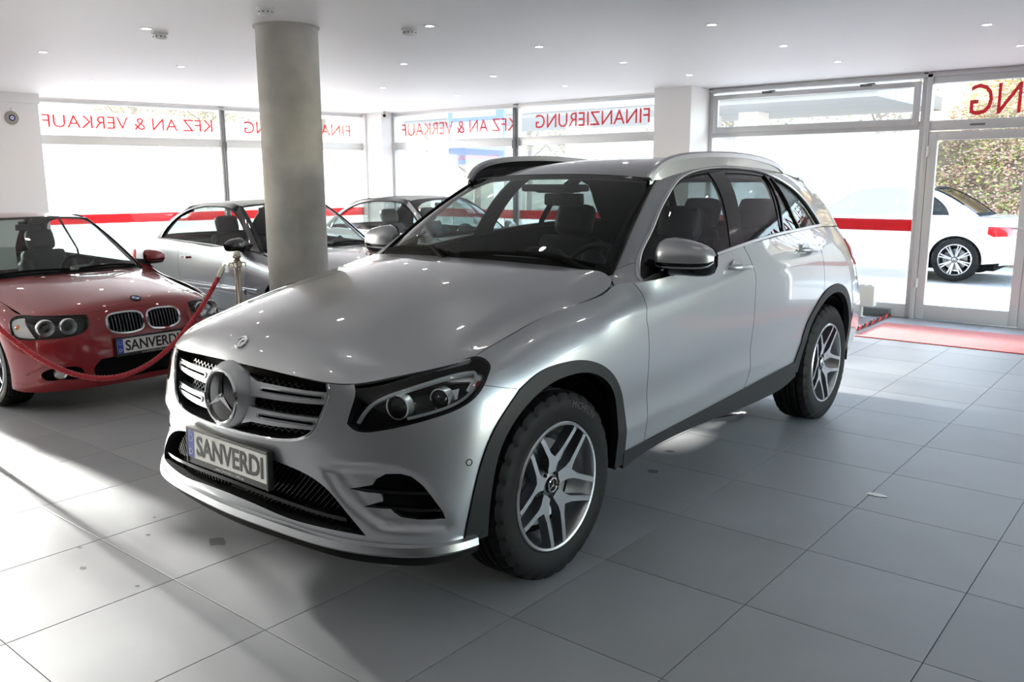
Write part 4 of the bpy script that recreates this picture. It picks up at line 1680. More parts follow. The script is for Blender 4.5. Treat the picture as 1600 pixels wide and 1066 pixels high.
        g2 = S_(G, (-1.841, 1.560), (-2.018, 1.560), (-2.300, 1.545), (-2.215, 1.385), (-2.17, 1.26)) + S_(G, (-1.675, 1.23), (-1.72, 1.345))
        g2[4:] = [g2[4], (g2[4][0] + .002, .012), (g2[5][0], .012), g2[5], g2[6]]
        g3 = S_(G, (-2.346, 1.532), (-2.372, 1.39), (-2.430, 1.26)) + S_(G, (-2.205, 1.26), (-2.245, 1.36))
        g3[2:] = [g3[2], (g3[2][0], .012), (g3[3][0], .012), g3[3], g3[4]]
        g4 = S_(G, (-2.405, 1.535), (-2.541, 1.498), (-2.647, 1.435), (-2.752, 1.341), (-2.855, 1.25)) + S_(G, (-2.470, 1.26), (-2.42, 1.38))
        g4[4:] = [g4[4], (g4[4][0] + .004, .012), (g4[5][0], .012), g4[5], g4[6]]
        dl_poly = [(dlo[0][0], .001)] + DL + [(dlo[-1][0], .001)]
        tri = [(dlo[0][0] + .05, .012)] + S_(G, (-.80, 1.19), (-.93, 1.283), (-.955, 1.14))
        wf = panel('window_frame', G, np.array(dl_poly), [M_GLOSS, M_DARK], car, holes=[np.array(g1), np.array(g2), np.array(g3), np.array(g4)], step=.03, off=-.006, thick=.02, flip=fl)
        for nm, gp_, mt in (('front_window', g1, M_GLASS), ('rear_window', g2, M_GLASS), ('rear_door_quarter_pane', g3, M_GLASSD), ('quarter_window', g4, M_GLASSD)):
            panel(nm, G, np.array(gp_), mt, wf, step=.06, off=-.010, thick=0.0, flip=fl, back=False)
        for q in (S_(G, (-2.320, 1.545), (-2.26, 1.385), (-2.19, 1.24)), S_(G, (-2.385, 1.532), (-2.40, 1.385), (-2.455, 1.24))):
            strip('window_divider', G, np.array(C_(q, 10)), rprof(.018, .006), M_GLOSS, wf, fl, off=-.004)
        cl = [(dlo[0][0] + .01, .010)] + DL[1:-1] + [(dlo[-1][0] - .004, .006)]
        strip('window_chrome', G, np.array(cl), rprof(.020, .007), M_SATIN, car, fl)
        bl = [(u, .006) for u in np.linspace(dlo[0][0], dlo[-1][0], 40)]
        strip('belt_chrome', G, np.array(bl), rprof(.018, .008), M_SATIN, car, fl)
        # claddings
        ci = S_(R, (.395, .300), (.400, .40), (.392, .50), (.365, .60), (.30, .69), (.200, .755), (.10, .792), (-.01, .806), (-.129, .799), (-.23, .765), (-.315, .70), (-.365, .61), (-.392, .48), (-.396, .40), (-.398, .335))
        CI = C_(ci, 44)
        clad = A1 + A2[1:] + S_(R, (-.474, .36), (-.470, .335)) + CI[::-1]
        ca = panel('front_arch_cladding', R, np.array(clad), M_CLAD, car, step=.03, off=.007, thick=.035, flip=fl)
        cri = C_(S_(R, (-2.355, .40), (-2.42, .60), (-2.54, .725), (-2.69, .803), (-2.82, .826), (-2.95, .815), (-3.06, .762), (-3.135, .68), (-3.19, .54), (-3.205, .40)), 40)
        panel('rear_arch_cladding', R, np.array(AR + cri[::-1]), M_CLAD, car, step=.03, off=.007, thick=.035, flip=fl)
        sill = [S_(R, (x, zb(x) + .004))[0] for x in np.linspace(-.455, -2.275, 16)] + C_(S_(R, (-2.33, .385), (-2.20, .352), (-2.02, .338), (-1.56, .342), (-.9, .362), (-.62, .345), (-.46, .318)), 20)
        panel('sill_cladding', R, np.array(sill), M_CLAD, car, step=.04, off=.010, thick=.04, flip=fl)
        st = [S_(R, (x, zb(x) - .004))[0] for x in np.linspace(-.47, -2.25, 20)]
        # lamps
        lamp = holder('headlamp', (0, 0, 0), 0, car)
        hp = np.array(HEAD)
        panel('lamp_housing', R, hp, M_GLOSS, lamp, step=.03, off=-.075, thick=.004, flip=fl)
        Pp, Np = R.ev(hp)
        if fl:
            Pp, Np = Pp * [1, -1, 1], Np * [1, -1, 1]
        n = len(Pp)
        mesh_obj('lamp_wall', np.vstack([Pp - Np * .003, Pp - Np * .075]), [(i, (i + 1) % n, n + (i + 1) % n, n + i) for i in range(n)], M_GLOSS, lamp, True)
        seal = inset(hp, .010)
        panel('lamp_seal', R, hp, M_GLOSS, lamp, holes=[seal], step=.02, off=-.001, thick=.006, flip=fl)
        panel('lamp_cover', R, seal, M_LENS, lamp, step=.03, off=.000, thick=0, flip=fl, back=False)
        # light guide: from the inner tip up along the top and round the outer end
        gd = N_(R, (.715, .592, .722), (.690, .612, .765), (.650, .650, .805), (.585, .705, .838), (.500, .752, .858), (.420, .792, .876), (.365, .828, .884))
        sw = np.array(C_(gd, 30))
        strip('light_guide', R, sw, [(-.0055, -.012), (.0055, -.012), (.0055, .002), (-.0055, .002)], M_GUIDE, lamp, fl, off=-.030)
        gd2 = N_(R, (.365, .828, .884), (.385, .850, .858), (.415, .862, .825), (.465, .848, .792), (.545, .806, .765), (.62, .745, .745))
        strip('light_guide', R, np.array(C_(gd2, 24)), [(-.005, -.012), (.005, -.012), (.005, .002), (-.005, .002)], M_GUIDE, lamp, fl, off=-.030)
        rf = N_(R, (.470, .775, .882), (.400, .805, .892), (.352, .832, .893), (.335, .852, .876), (.365, .870, .846), (.415, .868, .815), (.425, .850, .832), (.395, .842, .862), (.45, .795, .868))
        panel('lamp_reflector', R, np.array(rf), M_REFL, lamp, step=.02, off=-.045, thick=.01, flip=fl)
        for p3, rad in (((.600, .685, .775), .040), ((.490, .785, .800), .034)):
            u = np.array([R.near(p3)])
            Pq, Nq = R.ev(u)
            d = Vector((1, .25, -.02)).normalized()
            c = Vector(Pq[0]) - Vector(Nq[0]) * .062
            if fl:
                c.y *= -1
                d.y *= -1
            M = Matrix.Translation(c) @ d.to_track_quat('Z', 'Y').to_matrix().to_4x4()
            b = MB()
            b.lathe([(0, .030), (rad * .5, .027), (rad * .85, .014), (rad * .95, .0)], 28, 0)
            b.lathe([(rad * .95, .0), (rad * 1.0, .012), (rad * 1.12, .012), (rad * 1.2, -.02)], 28, 1)
            b.build('projector_lens', [M_GLOSS, M_REFL], lamp, True, M=M)
        ri = N_(R, (.470, .812, .838), (.440, .832, .848), (.455, .835, .800), (.500, .805, .790))
        panel('lamp_reflector', R, np.array(ri), M_REFL, lamp, step=.02, off=-.055, thick=.01, flip=fl)
        am = N_(R, (.372, .856, .862), (.362, .858, .852), (.385, .868, .838), (.40, .862, .846))
        panel('side_marker', R, np.array(am), M_REDL, lamp, step=.02, off=-.038, thick=.006, flip=fl)
        # handles
        for dd, (x, z) in ((d1, (-1.494, 1.088)), (d2, (-2.405, 1.115))):
            P, N = R.ev(np.array(S_(R, (x, z))))
            P, N = Vector(P[0]), Vector(N[0])
            M = Matrix.Translation(P) @ Matrix.Rotation(radians(-2), 4, 'Y')
            if fl:
                M = Matrix.Scale(-1, 4, (0, 1, 0)) @ M
            b = MB()
            b.lathe([(0, .001), (.040, .0015), (.058, .002), (.064, .0025), (.066, .0)], 28, 0, 'y')
            b.build('handle_recess', M_SILVER, dd, True, M=M @ Matrix.Diagonal((1, 1, .70, 1)))
            b = MB()
            pts = [(.098, .003, .004), (.070, .034, .005), (.02, .045, .004), (-.05, .045, .002), (-.098, .034, .0), (-.112, .002, -.001)]
            c = curve(pts, 16)
            sweep(None, c, [(-.010, -.005), (.010, -.005), (.011, .003), (.006, .007), (-.006, .007), (-.011, .003)], None, None, np.tile([0, 1., 0], (len(c), 1)), mb=b)
            b.build('handle', M_SILVER, dd, True, M=M)
        # roof rail
        rl = [(-1.17, .588, 1.527), (-1.20, .592, 1.562), (-1.30, .600, 1.612), (-1.45, .606, 1.640), (-1.70, .612, 1.656), (-2.0, .612, 1.660), (-2.3, .608, 1.650), (-2.55, .600, 1.628), (-2.72, .592, 1.598), (-2.80, .588, 1.572)]
        c = curve([(x, y * s, z) for x, y, z in rl], 50)
        sweep('roof_rail', c, [(-.015, -.018), (.015, -.018), (.017, .004), (.008, .012), (-.008, .012), (-.017, .004)] if s > 0 else [(-.015, -.018), (.015, -.018), (.017, .004), (.008, .012), (-.008, .012), (-.017, .004)], M_SATIN, car, np.tile([0, 0, 1.], (len(c), 1)))
        for nm, dy, mt in (('rail_web', .007, M_SILVER), ('rail_web', -.007, M_GLOSS)):  # inner web black: the rail's backlit shade put into its colour
            V3 = []
            for i, (x, y, z) in enumerate(rl):
                zr = z - (.075 if 1 < i < 8 else .03)
                V3 += [(x, (y + dy) * s, z - .008), (x, (y + dy * 1.6) * s, zr - .012)]
            mesh_obj(nm, V3, [(2 * i, 2 * i + 1, 2 * i + 3, 2 * i + 2) for i in range(len(rl) - 1)], mt, car, True)
        make_mirror(car, (.262, .165, .085), s, M_SILVER, (-.855, s * .848, 1.182), 0)
        wheel_liner(car, 0, s * .905, s * .55, .37, .43)
        wheel_liner(car, -2.873, s * .905, s * .55, .37, .43)
        make_wheel('vee', .370, .240, .2475, car, (0, s * .805, .370), s > 0, text=[('MICHELIN', .50, .036)], rot=pi / 5 * 1.0)
        make_wheel('vee', .370, .240, .2475, car, (-2.873, s * .805, .370), s > 0, text=[('MICHELIN', 2.0, .036)], rot=.75)
        # tail lamp
        tl = S_(R, (-3.34, 1.13), (-3.34, 1.02), (-3.45, .95)) + [(S_(R, (-3.50, .95))[0][0] + .25, S_(R, (-3.45, .97))[0][1]), (S_(R, (-3.50, .95))[0][0] + .25, S_(R, (-3.45, 1.10))[0][1])]
        panel('tail_lamp', R, np.array(tl), M_REDL, car, step=.03, off=.006, thick=.02, flip=fl)
    # roof, screens, rear ---------------------------------------------------
    uu = RF.U - .004
    roof = mirrored([(0, .004)] + [(u, .004) for u in np.linspace(.1, uu, 10)] + [(uu, v) for v in np.linspace(.05, RF.V - .002, 24)] + [(u, RF.V - .002) for u in np.linspace(uu, .0, 10)])
    panel('roof', RF, roof, [M_ROOFG, M_SEATG], car, step=.06, off=.0, thick=.03)
    ws = mirrored([(u, .0) for u in np.linspace(0, WS.U, 12)] + [(u, WS.V) for u in np.linspace(WS.U, 0, 12)])
    fr = mirrored([(u, .035) for u in np.linspace(0, WS.U - .035, 12)] + [(u, WS.V - .03) for u in np.linspace(WS.U - .03, 0, 12)])
    panel('windscreen', WS, fr, M_WSGL, car, step=.07, off=-.003, thick=0, back=False)
    panel('windscreen_band', WS, ws, [M_GLOSS, M_DARK], car, holes=[fr], step=.05, off=-.003, thick=.006)
    for s in (1, -1):
        sl = [(s * WS.U, v) for v in np.linspace(0, WS.V, 20)]
        strip('screen_seal', WS, np.array(sl), rprof(.020, .006), M_DARK, car)
    cw = np.array([(u, .012) for u in np.linspace(-WS.U, WS.U, 40)])
    strip('cowl', WS, cw, [(-.05, -.03), (.05, -.03), (.05, -.012), (-.05, .004)], M_DARK, car)
    for y0, y1, yy in ((.62, .02, .1), (-.05, -.58, -.3)):
        b = MB()
        l = [WS.ev(np.array([(np.interp(t, [0, 1], [y0, y1]), .045 + .030 * sin(t * pi)) for t in np.linspace(0, 1, 14)]))]
        P, N = l[0]
        sweep(None, P + N * .012, [(-.008, -.006), (.008, -.006), (.004, .010), (-.004, .010)], None, None, N, mb=b)
        mid = P[7] + N[7] * .022
        b.tube([tuple(P[0] + N[0] * .016 + np.array([.035, 0, -.03])), tuple(P[3] + N[3] * .024), tuple(mid)], [.013, .010, .007], 8)
        b.build('wiper', M_DARK, car)
    # tailgate, rear glass and bumper
    uT = S_(R, (-3.50, .9))[0][0]
    vT = S_(R, (-3.45, .70))[0][1]
    umax = R.U
    for nm, v0, v1, mt in (('tailgate', vT + .002, V - .001, M_SILVER), ('rear_bumper', .06, vT - .002, M_SILVER)):
        ua = uT if nm == 'tailgate' else S_(R, (-3.29, .5))[0][0]
        pl = np.array([(u, v0) for u in np.linspace(ua, umax, 20)] + [(u, v1) for u in np.linspace(umax, ua, 20)])
        for fl in (False, True):
            panel(nm, R, pl, [mt, M_DARK], car, step=.06, thick=.015, flip=fl)
    RG = Surf(bulge_cols([(-3.64, 0, 1.165), (-3.62, .3, 1.165), (-3.575, .54, 1.17), (-3.55, .66, 1.172)], [(-3.25, 0, 1.53), (-3.25, .25, 1.527), (-3.24, .45, 1.515), (-3.235, .545, 1.505)], (-.02, 0, .03)), sym=True, nu=40, nv=40)
    RG.N *= 1
    rg = mirrored([(u, .0) for u in np.linspace(0, RG.U, 8)] + [(u, RG.V) for u in np.linspace(RG.U, 0, 8)])
    ri = mirrored([(u, .05) for u in np.linspace(0, RG.U - .06, 8)] + [(u, RG.V - .05) for u in np.linspace(RG.U - .07, 0, 8)])
    panel('rear_window_frame', RG, rg, [M_GLOSS, M_DARK], car, holes=[ri], step=.06, thick=.01)
    panel('rear_screen', RG, ri, M_GLASSD, car, step=.08, thick=0, back=False)
    b = MB()
    b.prism([(-3.16, -.56), (-3.40, -.50), (-3.42, 0), (-3.40, .50), (-3.16, .56)], 1.500, 1.532)
    b.build('roof_spoiler', M_SILVER, car)
    # underside and cabin
    b = MB()
    b.box((-3.5, -.55, .25), (.62, .55, .34))
    b.box((-2.40, -.80, .34), (-.45, .80, .40))
    b.build('underbody', M_DARK, car)
    cab = holder('cabin', (0, 0, 0), 0, car)
    b = MB()
    b.prism([(-.50, .80), (-.50, 1.05), (-.62, 1.10), (-.80, 1.075), (-.95, 1.00), (-.98, .90), (-.90, .70)], -.76, .76, 0, 'xz')
    b.box((-.98, .22, .95), (-.62, .56, 1.115), bev=.04)
    b.box((-1.9, -.14, .45), (-.85, .14, .80), bev=.05)
    b.box((-.86, -.12, .98), (-.80, .16, 1.145), bev=.012)
    b.build('dashboard', M_PLASTIC, cab, True, 40)
    b = MB()
    b.box((-2.9, -.80, .33), (-.5, .80, .42))
    b.build('cabin_floor', M_DARK, cab)
    make_steering_wheel(cab, -1.02, .37, 1.035)
    for y in (.37, -.37):
        make_seat(cab, -1.45, y, .52, M_SEAT, .54)
    for y in (.40, -.40, 0):
        make_seat(cab, -2.38, y, .56, M_SEAT, .42 if y else .36, rec=24)
    # inner mirror and sensor box at the top of the screen
    b = MB()
    b.box((-1.30, -.11, 1.455), (-1.16, .11, 1.50), bev=.018)
    b.box((-1.24, -.20, 1.462), (-1.16, .20, 1.50), bev=.015)
    b.build('sensor_housing', M_PLASTIC, cab, True, 40)
    b = MB()
    b.box((-1.30, -.125, 1.385), (-1.265, .125, 1.452), bev=.015)
    b.tube([(-1.28, 0, 1.44), (-1.25, 0, 1.48)], .012, 8)
    b.build('inner_mirror', M_PLASTIC, cab, True, 40)
    # plate
    M = Matrix.Translation((.838, 0, .522)) @ Matrix.Rotation(radians(-2), 4, 'Y') @ Matrix(((0, 0, 1, 0), (1, 0, 0, 0), (0, 1, 0, 0), (0, 0, 0, 1)))
    make_plate(car, M)
    return car


SUV = build_suv()

# ------------------------------------------------------------------ the other cars: one two-door body with different fronts, roofs and wheels
CP_COLS = [
    _c([.70, .725, .74, .745, .745, .735, .72, .70, .665], 0.0, [.15, .19, .27, .36, .44, .53, .60, .67, .735]),
    _c([.695, .72, .733, .738, .738, .727, .712, .692, .657], .22, [.15, .19, .27, .36, .44, .53, .60, .67, .732]),
    _c([.67, .695, .706, .710, .71, .70, .685, .665, .625], .43, [.15, .19, .27, .36, .44, .53, .60, .665, .722]),
    _c([.61, .635, .645, .65, .65, .64, .622, .60, .555], [.60, .61, .615, .615, .615, .612, .605, .598, .58], [.15, .19, .27, .36, .44, .53, .60, .66, .712]),
    _c([.51, .535, .545, .55, .55, .54, .52, .49, .43], [.74, .75, .758, .76, .76, .755, .745, .73, .69], [.15, .19, .27, .36, .44, .53, .60, .66, .712]),
    _c([.38, .39, .395, .40, .40, .395, .385, .36, .31], [.815, .828, .836, .84, .84, .835, .825, .80, .735], [.15, .19, .27, .36, .45, .54, .61, .67, .72]),
    _c(.15, [.81, .84, .855, .865, .872, .87, .855, .82, .745], [.15, .20, .30, .42, .54, .62, .68, .73, .765]),
    _c(-.10, [.80, .835, .855, .866, .874, .874, .862, .83, .745], [.16, .21, .31, .43, .55, .65, .72, .775, .812]),
    _c(-.40, [.80, .835, .853, .863, .870, .870, .860, .83, .75], [.17, .22, .32, .44, .56, .67, .76, .82, .862]),
    _c(-.62, [.80, .835, .853, .864, .871, .872, .865, .845, .80], [.17, .22, .32, .44, .56, .68, .78, .85, .905]),
    _c(-1.2, [.80, .835, .855, .868, .876, .878, .872, .852, .81], [.17, .22, .32, .44, .56, .68, .79, .865, .925]),
    _c(-1.8, [.80, .835, .855, .868, .876, .878, .872, .852, .805], [.17, .22, .32, .44, .56, .69, .80, .88, .938]),
    _c(-2.3, [.80, .835, .855, .868, .878, .881, .875, .85, .79], [.17, .22, .32, .44, .57, .70, .81, .89, .946]),
    _c(-2.72, [.80, .83, .85, .866, .879, .882, .874, .84, .76], [.17, .22, .32, .44, .57, .70, .81, .89, .945]),
    _c(-3.1, [.77, .80, .82, .836, .848, .85, .838, .80, .70], [.19, .24, .34, .46, .58, .70, .80, .875, .925]),
    _c([-3.32, -3.36, -3.39, -3.40, -3.40, -3.38, -3.36, -3.33, -3.30], [.70, .73, .75, .765, .77, .765, .75, .72, .62], [.22, .27, .36, .47, .58, .70, .80, .87, .91]),
    _c([-3.44, -3.49, -3.52, -3.53, -3.52, -3.50, -3.47, -3.44, -3.40], [.42, .43, .44, .44, .44, .44, .44, .43, .40], [.22, .27, .36, .47, .58, .70, .80, .87, .91]),
    _c([-3.46, -3.51, -3.54, -3.55, -3.54, -3.52, -3.49, -3.46, -3.42], 0.0, [.22, .27, .36, .47, .58, .70, .80, .87, .91]),
]
CP_R = Surf(CP_COLS, sym=True, nu=340, nv=80)
CP_HOOD = Surf(hood_cols(
    [(.672, 0, .728), (.664, .22, .725), (.632, .43, .715), (.56, .585, .705), (.435, .685, .705), (.32, .722, .71)],
    [(-.40, 0, .918), (-.41, .22, .916), (-.44, .43, .91), (-.47, .56, .90), (-.49, .66, .892), (-.50, .735, .882)],
    [.045, .042, .036, .024, .012, .0], [.020, .020, .018, .014, .008, .0]), sym=True, nu=90, nv=110)
CP_WS = Surf(bulge_cols([(-.36, 0, .908), (-.38, .24, .905), (-.44, .47, .898), (-.50, .62, .890), (-.545, .70, .882)],
                        [(-1.16, 0, 1.362), (-1.163, .2, 1.361), (-1.175, .38, 1.354), (-1.19, .48, 1.345), (-1.205, .535, 1.335)], (.012, 0, .020)), sym=True, nu=60, nv=40)
_cx = [-1.18, -1.4, -1.7, -2.0, -2.25]
CP_ROOF = Surf([[(x + (.02 * (1 - t * t) if i == 0 else 0), y * t, z + c * (1 - t ** 2.4)) for i, (x, y, z, c) in enumerate(zip(_cx, [.54, .548, .552, .545, .53], [1.335, 1.352, 1.358, 1.345, 1.318], [.028, .030, .032, .03, .026]))]
                for t in (0, .25, .5, .72, .88, 1.0)], sym=True, nu=60, nv=70)
CP_G = Surf(side_cols(
    [(-.44, .755, .868), (-.62, .792, .900), (-.95, .805, .918), (-1.35, .808, .930), (-1.8, .803, .938), (-2.2, .792, .945), (-2.55, .772, .946), (-2.80, .745, .942), (-2.95, .62, .938)],
    [(-.50, .72, .885), (-.545, .70, .886), (-.85, .628, 1.08), (-1.205, .537, 1.334), (-1.6, .552, 1.357), (-1.95, .548, 1.350), (-2.22, .532, 1.322), (-2.34, .52, 1.290), (-2.42, .42, 1.27)]), nu=140, nv=60)
CP_RS = Surf(bulge_cols([(-2.98, 0, .940), (-2.965, .3, .940), (-2.93, .5, .939), (-2.88, .62, .938)], [(-2.25, 0, 1.345), (-2.26, .25, 1.342), (-2.29, .42, 1.328), (-2.32, .515, 1.305)], (-.02, 0, .03)), sym=True, nu=40, nv=40)


def build_coupe(cfg):
    R, G, H, WS, RF, RS = CP_R, CP_G, CP_HOOD, CP_WS, CP_ROOF, CP_RS
    V = R.V
    car = thing('car', cfg['label'], 'car', (cfg['pos'][0], cfg['pos'][1], 0), cfg['yaw'])
    car.scale = (cfg['scale'],) * 3
    pm = cfg['paint']
    P2 = [pm, M_DARK]
    low_m = cfg.get('lower', pm)
    kidney = cfg['front'] == 'kidney'
    # lamps
    LH = N_(R, (.630, .405, .690), (.555, .575, .705), (.43, .69, .708), (.33, .745, .705), (.315, .785, .680), (.375, .822, .615), (.405, .832, .580), (.47, .80, .560), (.56, .72, .556), (.635, .60, .562), (.68, .47, .585), (.685, .425, .62))
    HEAD = C_(LH + [LH[0]], 40)[:-1]
    top = [(u, V - .0006) for u in np.linspace(0, R.near((.33, .735, .716))[0], 20)]
    low = F_(R, (0, .165), (.3, .165), (.55, .165), (.70, .165), (.80, .165))
    aF = [S_(R, (.345 * cos(t), .315 + .345 * sin(t)))[0] for t in np.linspace(-.40, pi / 2 - .30, 16)]
    holes = []
    half = C_(low, 14) + aF + [(aF[-1][0], V - .0006)] + top[::-1]
    holes = [np.array(HEAD), np.array(HEAD) * [-1, 1]]
    intake = mirrored(C_(F_(R, (0, .215), (.30, .215), (.40, .235)), 8) + C_(F_(R, (.40, .235), (.42, .30), (.36, .375)), 8)[1:] + C_(F_(R, (.36, .375), (.2, .385), (0, .388)), 8)[1:])
    side_in = np.array(curve(F_(R, (.50, .26), (.62, .255), (.72, .265), (.735, .30), (.70, .335), (.60, .345), (.52, .34), (.485, .30)), 26, True))
    holes += [intake, side_in, side_in * [-1, 1]]
    kids = []
    if kidney:
        kd = np.array(curve(F_(R, (.024, .672), (.10, .696), (.21, .694), (.272, .680), (.290, .640), (.265, .568), (.21, .550), (.09, .548), (.030, .568), (.018, .62)), 40, True))
        kids = [kd, kd * [-1, 1]]
        holes += kids
    else:
        gp = mirrored(C_(F_(R, (0, .545), (.25, .545), (.36, .56)), 8) + C_(F_(R, (.36, .56), (.385, .63), (.37, .685)), 6)[1:] + C_(F_(R, (.37, .685), (.2, .70), (0, .704)), 8)[1:])
        holes.append(gp)
    panel('front_bumper', R, mirrored(half), P2, car, holes=holes, step=.03, gap=.001, thick=.02)
    for q in [intake, side_in, side_in * [-1, 1]]:
        panel('bumper_intake', R, q, M_DARK, car, step=.05, off=-.05, thick=.004)
    if kidney:
        for k in kids:
            gr = holder('kidney_grille', (0, 0, 0), 0, car)
            panel('grille_back', R, k, M_DARK, gr, step=.05, off=-.05, thick=.004)
            strip('grille_frame', R, k, rprof(.020, .012), M_CHROME, gr, closed=True)
            lo, hi = k.min(0), k.max(0)
            for u in np.linspace(lo[0] + .02, hi[0] - .02, 10):
                ln = np.array([(u, v) for v in np.linspace(lo[1], hi[1], 14)])
                ln = ln[inside(ln, k)]
                if len(ln) > 2:
                    strip('grille_slat', R, ln, [(-.004, -.03), (.004, -.03), (.003, -.004), (-.003, -.004)], M_RIMD, gr)
    else:
        gr = holder('grille', (0, 0, 0), 0, car)
        panel('grille_back', R, gp, M_DARK, gr, step=.05, off=-.05, thick=.004)
        strip('grille_frame', R, gp, rprof(.016, .01), M_CHROME, gr, closed=True)
        for z in (.58, .615, .65):
            strip('grille_slat', R, curve(np.array(F_(R, (-.36, z), (-.2, z), (0, z), (.2, z), (.36, z))), 24), [(-.006, -.02), (.006, -.02), (.004, .0), (-.004, .0)], M_CHROME, gr)
    # bonnet
    hs = T_(H, (.30, .718), (.10, .722), (-.1, .726), (-.3, .730), (-.42, .732), (-.495, .728))
    cow = T_(H, (-.495, .725), (-.465, .56), (-.435, .43), (-.405, .22), (-.392, .0))
    half = [(u, .0005) for u in np.linspace(0, H.U - .003, 20)] + C_(hs, 16) + C_(cow, 12)[1:]
    hood = panel('bonnet', H, mirrored(half), P2, car, step=.04, gap=.0015, thick=.015)
    P, N = H.ev(np.array(T_(H, (.60, 0.0))))
    M = Matrix.Translation(Vector(P[0]) + Vector(N[0]) * .001) @ Vector(N[0]).to_track_quat('Z', 'Y').to_matrix().to_4x4() @ Matrix.Rotation(pi / 2, 4, 'X')
    b = MB()
    if kidney:
        b.lathe([(.026, .002), (.030, .005), (.036, .006), (.041, .004), (.042, -.001)], 32, 3, 'y')
        for q in range(4):
            n = 8
            an = np.linspace(q * pi / 2, (q + 1) * pi / 2, n)
            b.add([(0, .0045, 0)] + [(.027 * sin(t), .004, .027 * cos(t)) for t in an], [(0, i, i + 1) for i in range(1, n)], 1 if q % 2 else 2)
        b.build('bonnet_badge', [M_DARK, M_PBLUE, M_PLATE, M_GLOSS], hood, True, 40, M=M)
    else:
        b.lathe([(0, .002), (.026, .002), (.028, .005), (.034, .005), (.036, -.001)], 32, 0, 'y')
        star3(b, .027, .003, .003, 0, .16)
        b.build('bonnet_badge', M_CHROME, hood, True, 40, M=M)
    if kidney:
        b = MB()
        for y in np.linspace(-.32, .32, 34):
            P, N = H.ev(np.array(T_(H, (-.34, y), (-.375, y))))
            b.tube([tuple(P[0] + N[0] * .001), tuple(P[1] + N[1] * .001)], .004, 6)
        g = b.build('bonnet_vent', M_DARK, hood)
        g['kind'] = 'stuff'
    for s in (1, -1):
        fl = s < 0
        # wing
        dF = C_(S_(R, (-.60, .903), (-.595, .82), (-.60, .70), (-.62, .55), (-.63, .40), (-.62, .27)), 14)
        # keep the arch in order along its circle
        arc = [S_(R, (.345 * cos(t), .315 + .345 * sin(t)))[0] for t in np.linspace(pi + .15, pi / 2 - .30, 18)]
        um = arc[-1][0]
        wing = [(um, V - .0006), (dF[0][0] - .002, V - .0006)] + dF + arc
        panel('front_wing', R, np.array(wing), P2, car, step=.04, gap=.0015, thick=.012, flip=fl)
        dB = C_(S_(R, (-1.98, .935), (-1.99, .80), (-1.98, .65), (-1.94, .50), (-1.88, .38), (-1.86, .27)), 14)
        d = [(dF[0][0] + .002, V - .0006), (dB[0][0], V - .0006)] + dB + dF[::-1]
        door = panel('front_door', R, np.array(d), P2, car, step=.05, gap=.002, thick=.03, flip=fl)
        arc2 = [S_(R, (-2.725 + .345 * cos(t), .315 + .345 * sin(t)))[0] for t in np.linspace(-.15, pi + .15, 30)]
        uE = S_(R, (-3.30, .7))[0][0]
        q = [(dB[0][0] + .002, V - .0006), (uE, V - .0006), (uE, S_(R, (-3.2, .28))[0][1])] + arc2[::-1] + dB[::-1]
        panel('rear_quarter', R, np.array(q), P2, car, step=.05, gap=.002, thick=.012, flip=fl)
        sill = [S_(R, (x, .268))[0] for x in np.linspace(-.40, -2.36, 12)] + [S_(R, (x, .175))[0] for x in np.linspace(-2.36, -.40, 12)]
        panel('sill', R, np.array(sill), [low_m, M_DARK], car, step=.06, off=.004, thick=.02, flip=fl)
        if cfg.get('rub'):
            l = [S_(R, (x, .50))[0] for x in np.linspace(-.63, -1.95, 20)]
            strip('rubbing_strip', R, np.array(l), rprof(.055, .010), low_m, door, fl)
            l = [S_(R, (x, .535))[0] for x in np.linspace(-.40, -2.36, 30)]
            strip('chrome_strip', R, np.array(l), rprof(.014, .016), M_CHROME, car, fl)
        # corner next to the windscreen and the frame round the side glass
        dlo = S_(G, (-.70, .915), (-.80, 1.0), (-.95, 1.12), (-1.10, 1.225), (-1.25, 1.295), (-1.45, 1.325), (-1.75, 1.327), (-2.05, 1.300), (-2.30, 1.225), (-2.48, 1.10), (-2.57, .975))
        DL = C_(dlo, 40)
        fr = [(0, .001), (dlo[0][0], .001)] + DL + [(dlo[-1][0], .001), (G.U, .001), (G.U, G.V - .001), (0, G.V - .001)]
        panel('upper_frame', G, np.array(fr), [cfg['roof'] if cfg.get('soft') else pm, M_DARK] if not cfg.get('soft') else [cfg['roof'], M_DARK], car, step=.05, thick=.014, flip=fl)
        if cfg.get('soft'):
            pl = [(.0, .001), (G.side([(-.76, .92)])[0][0], .001)] + S_(G, (-.83, 1.02), (-1.02, 1.175), (-1.17, 1.27)) + [(G.side([(-1.205, 1.32)])[0][0], G.V - .0005), (0, G.V - .0005)]
            panel('screen_pillar', G, np.array(pl), [cfg.get('pillar', pm), M_DARK], car, step=.05, off=.004, thick=.01, flip=fl)
        gl = [(dlo[0][0] + .004, .004)] + DL + [(dlo[-1][0] - .004, .004)]
        um1 = S_(G, (-1.95, 1.0))[0]
        um2 = S_(G, (-1.90, 1.31))[0]
        wf = holder('side_window', (0, 0, 0), 0, car)
        panel('window_pane', G, np.array(gl), cfg.get('glass', M_GLASS), wf, step=.1, off=-.012, thick=0, back=False, flip=fl)
        strip('window_seal', G, np.array(gl), rprof(.020, .004), M_GLOSS, wf, fl, closed=True)
        if not cfg.get('soft'):
            strip('window_pillar', G, np.array([(um1[0], .004), um1, um2]), rprof(.035, .004), M_GLOSS, wf, fl, off=-.008)
        if cfg.get('belt'):
            strip('belt_chrome', G, np.array([(u, .004) for u in np.linspace(dlo[0][0], G.U - .3, 30)]), rprof(.016, .012), M_CHROME, car, fl)
        # headlamp
        lamp = holder('headlamp', (0, 0, 0), 0, car)
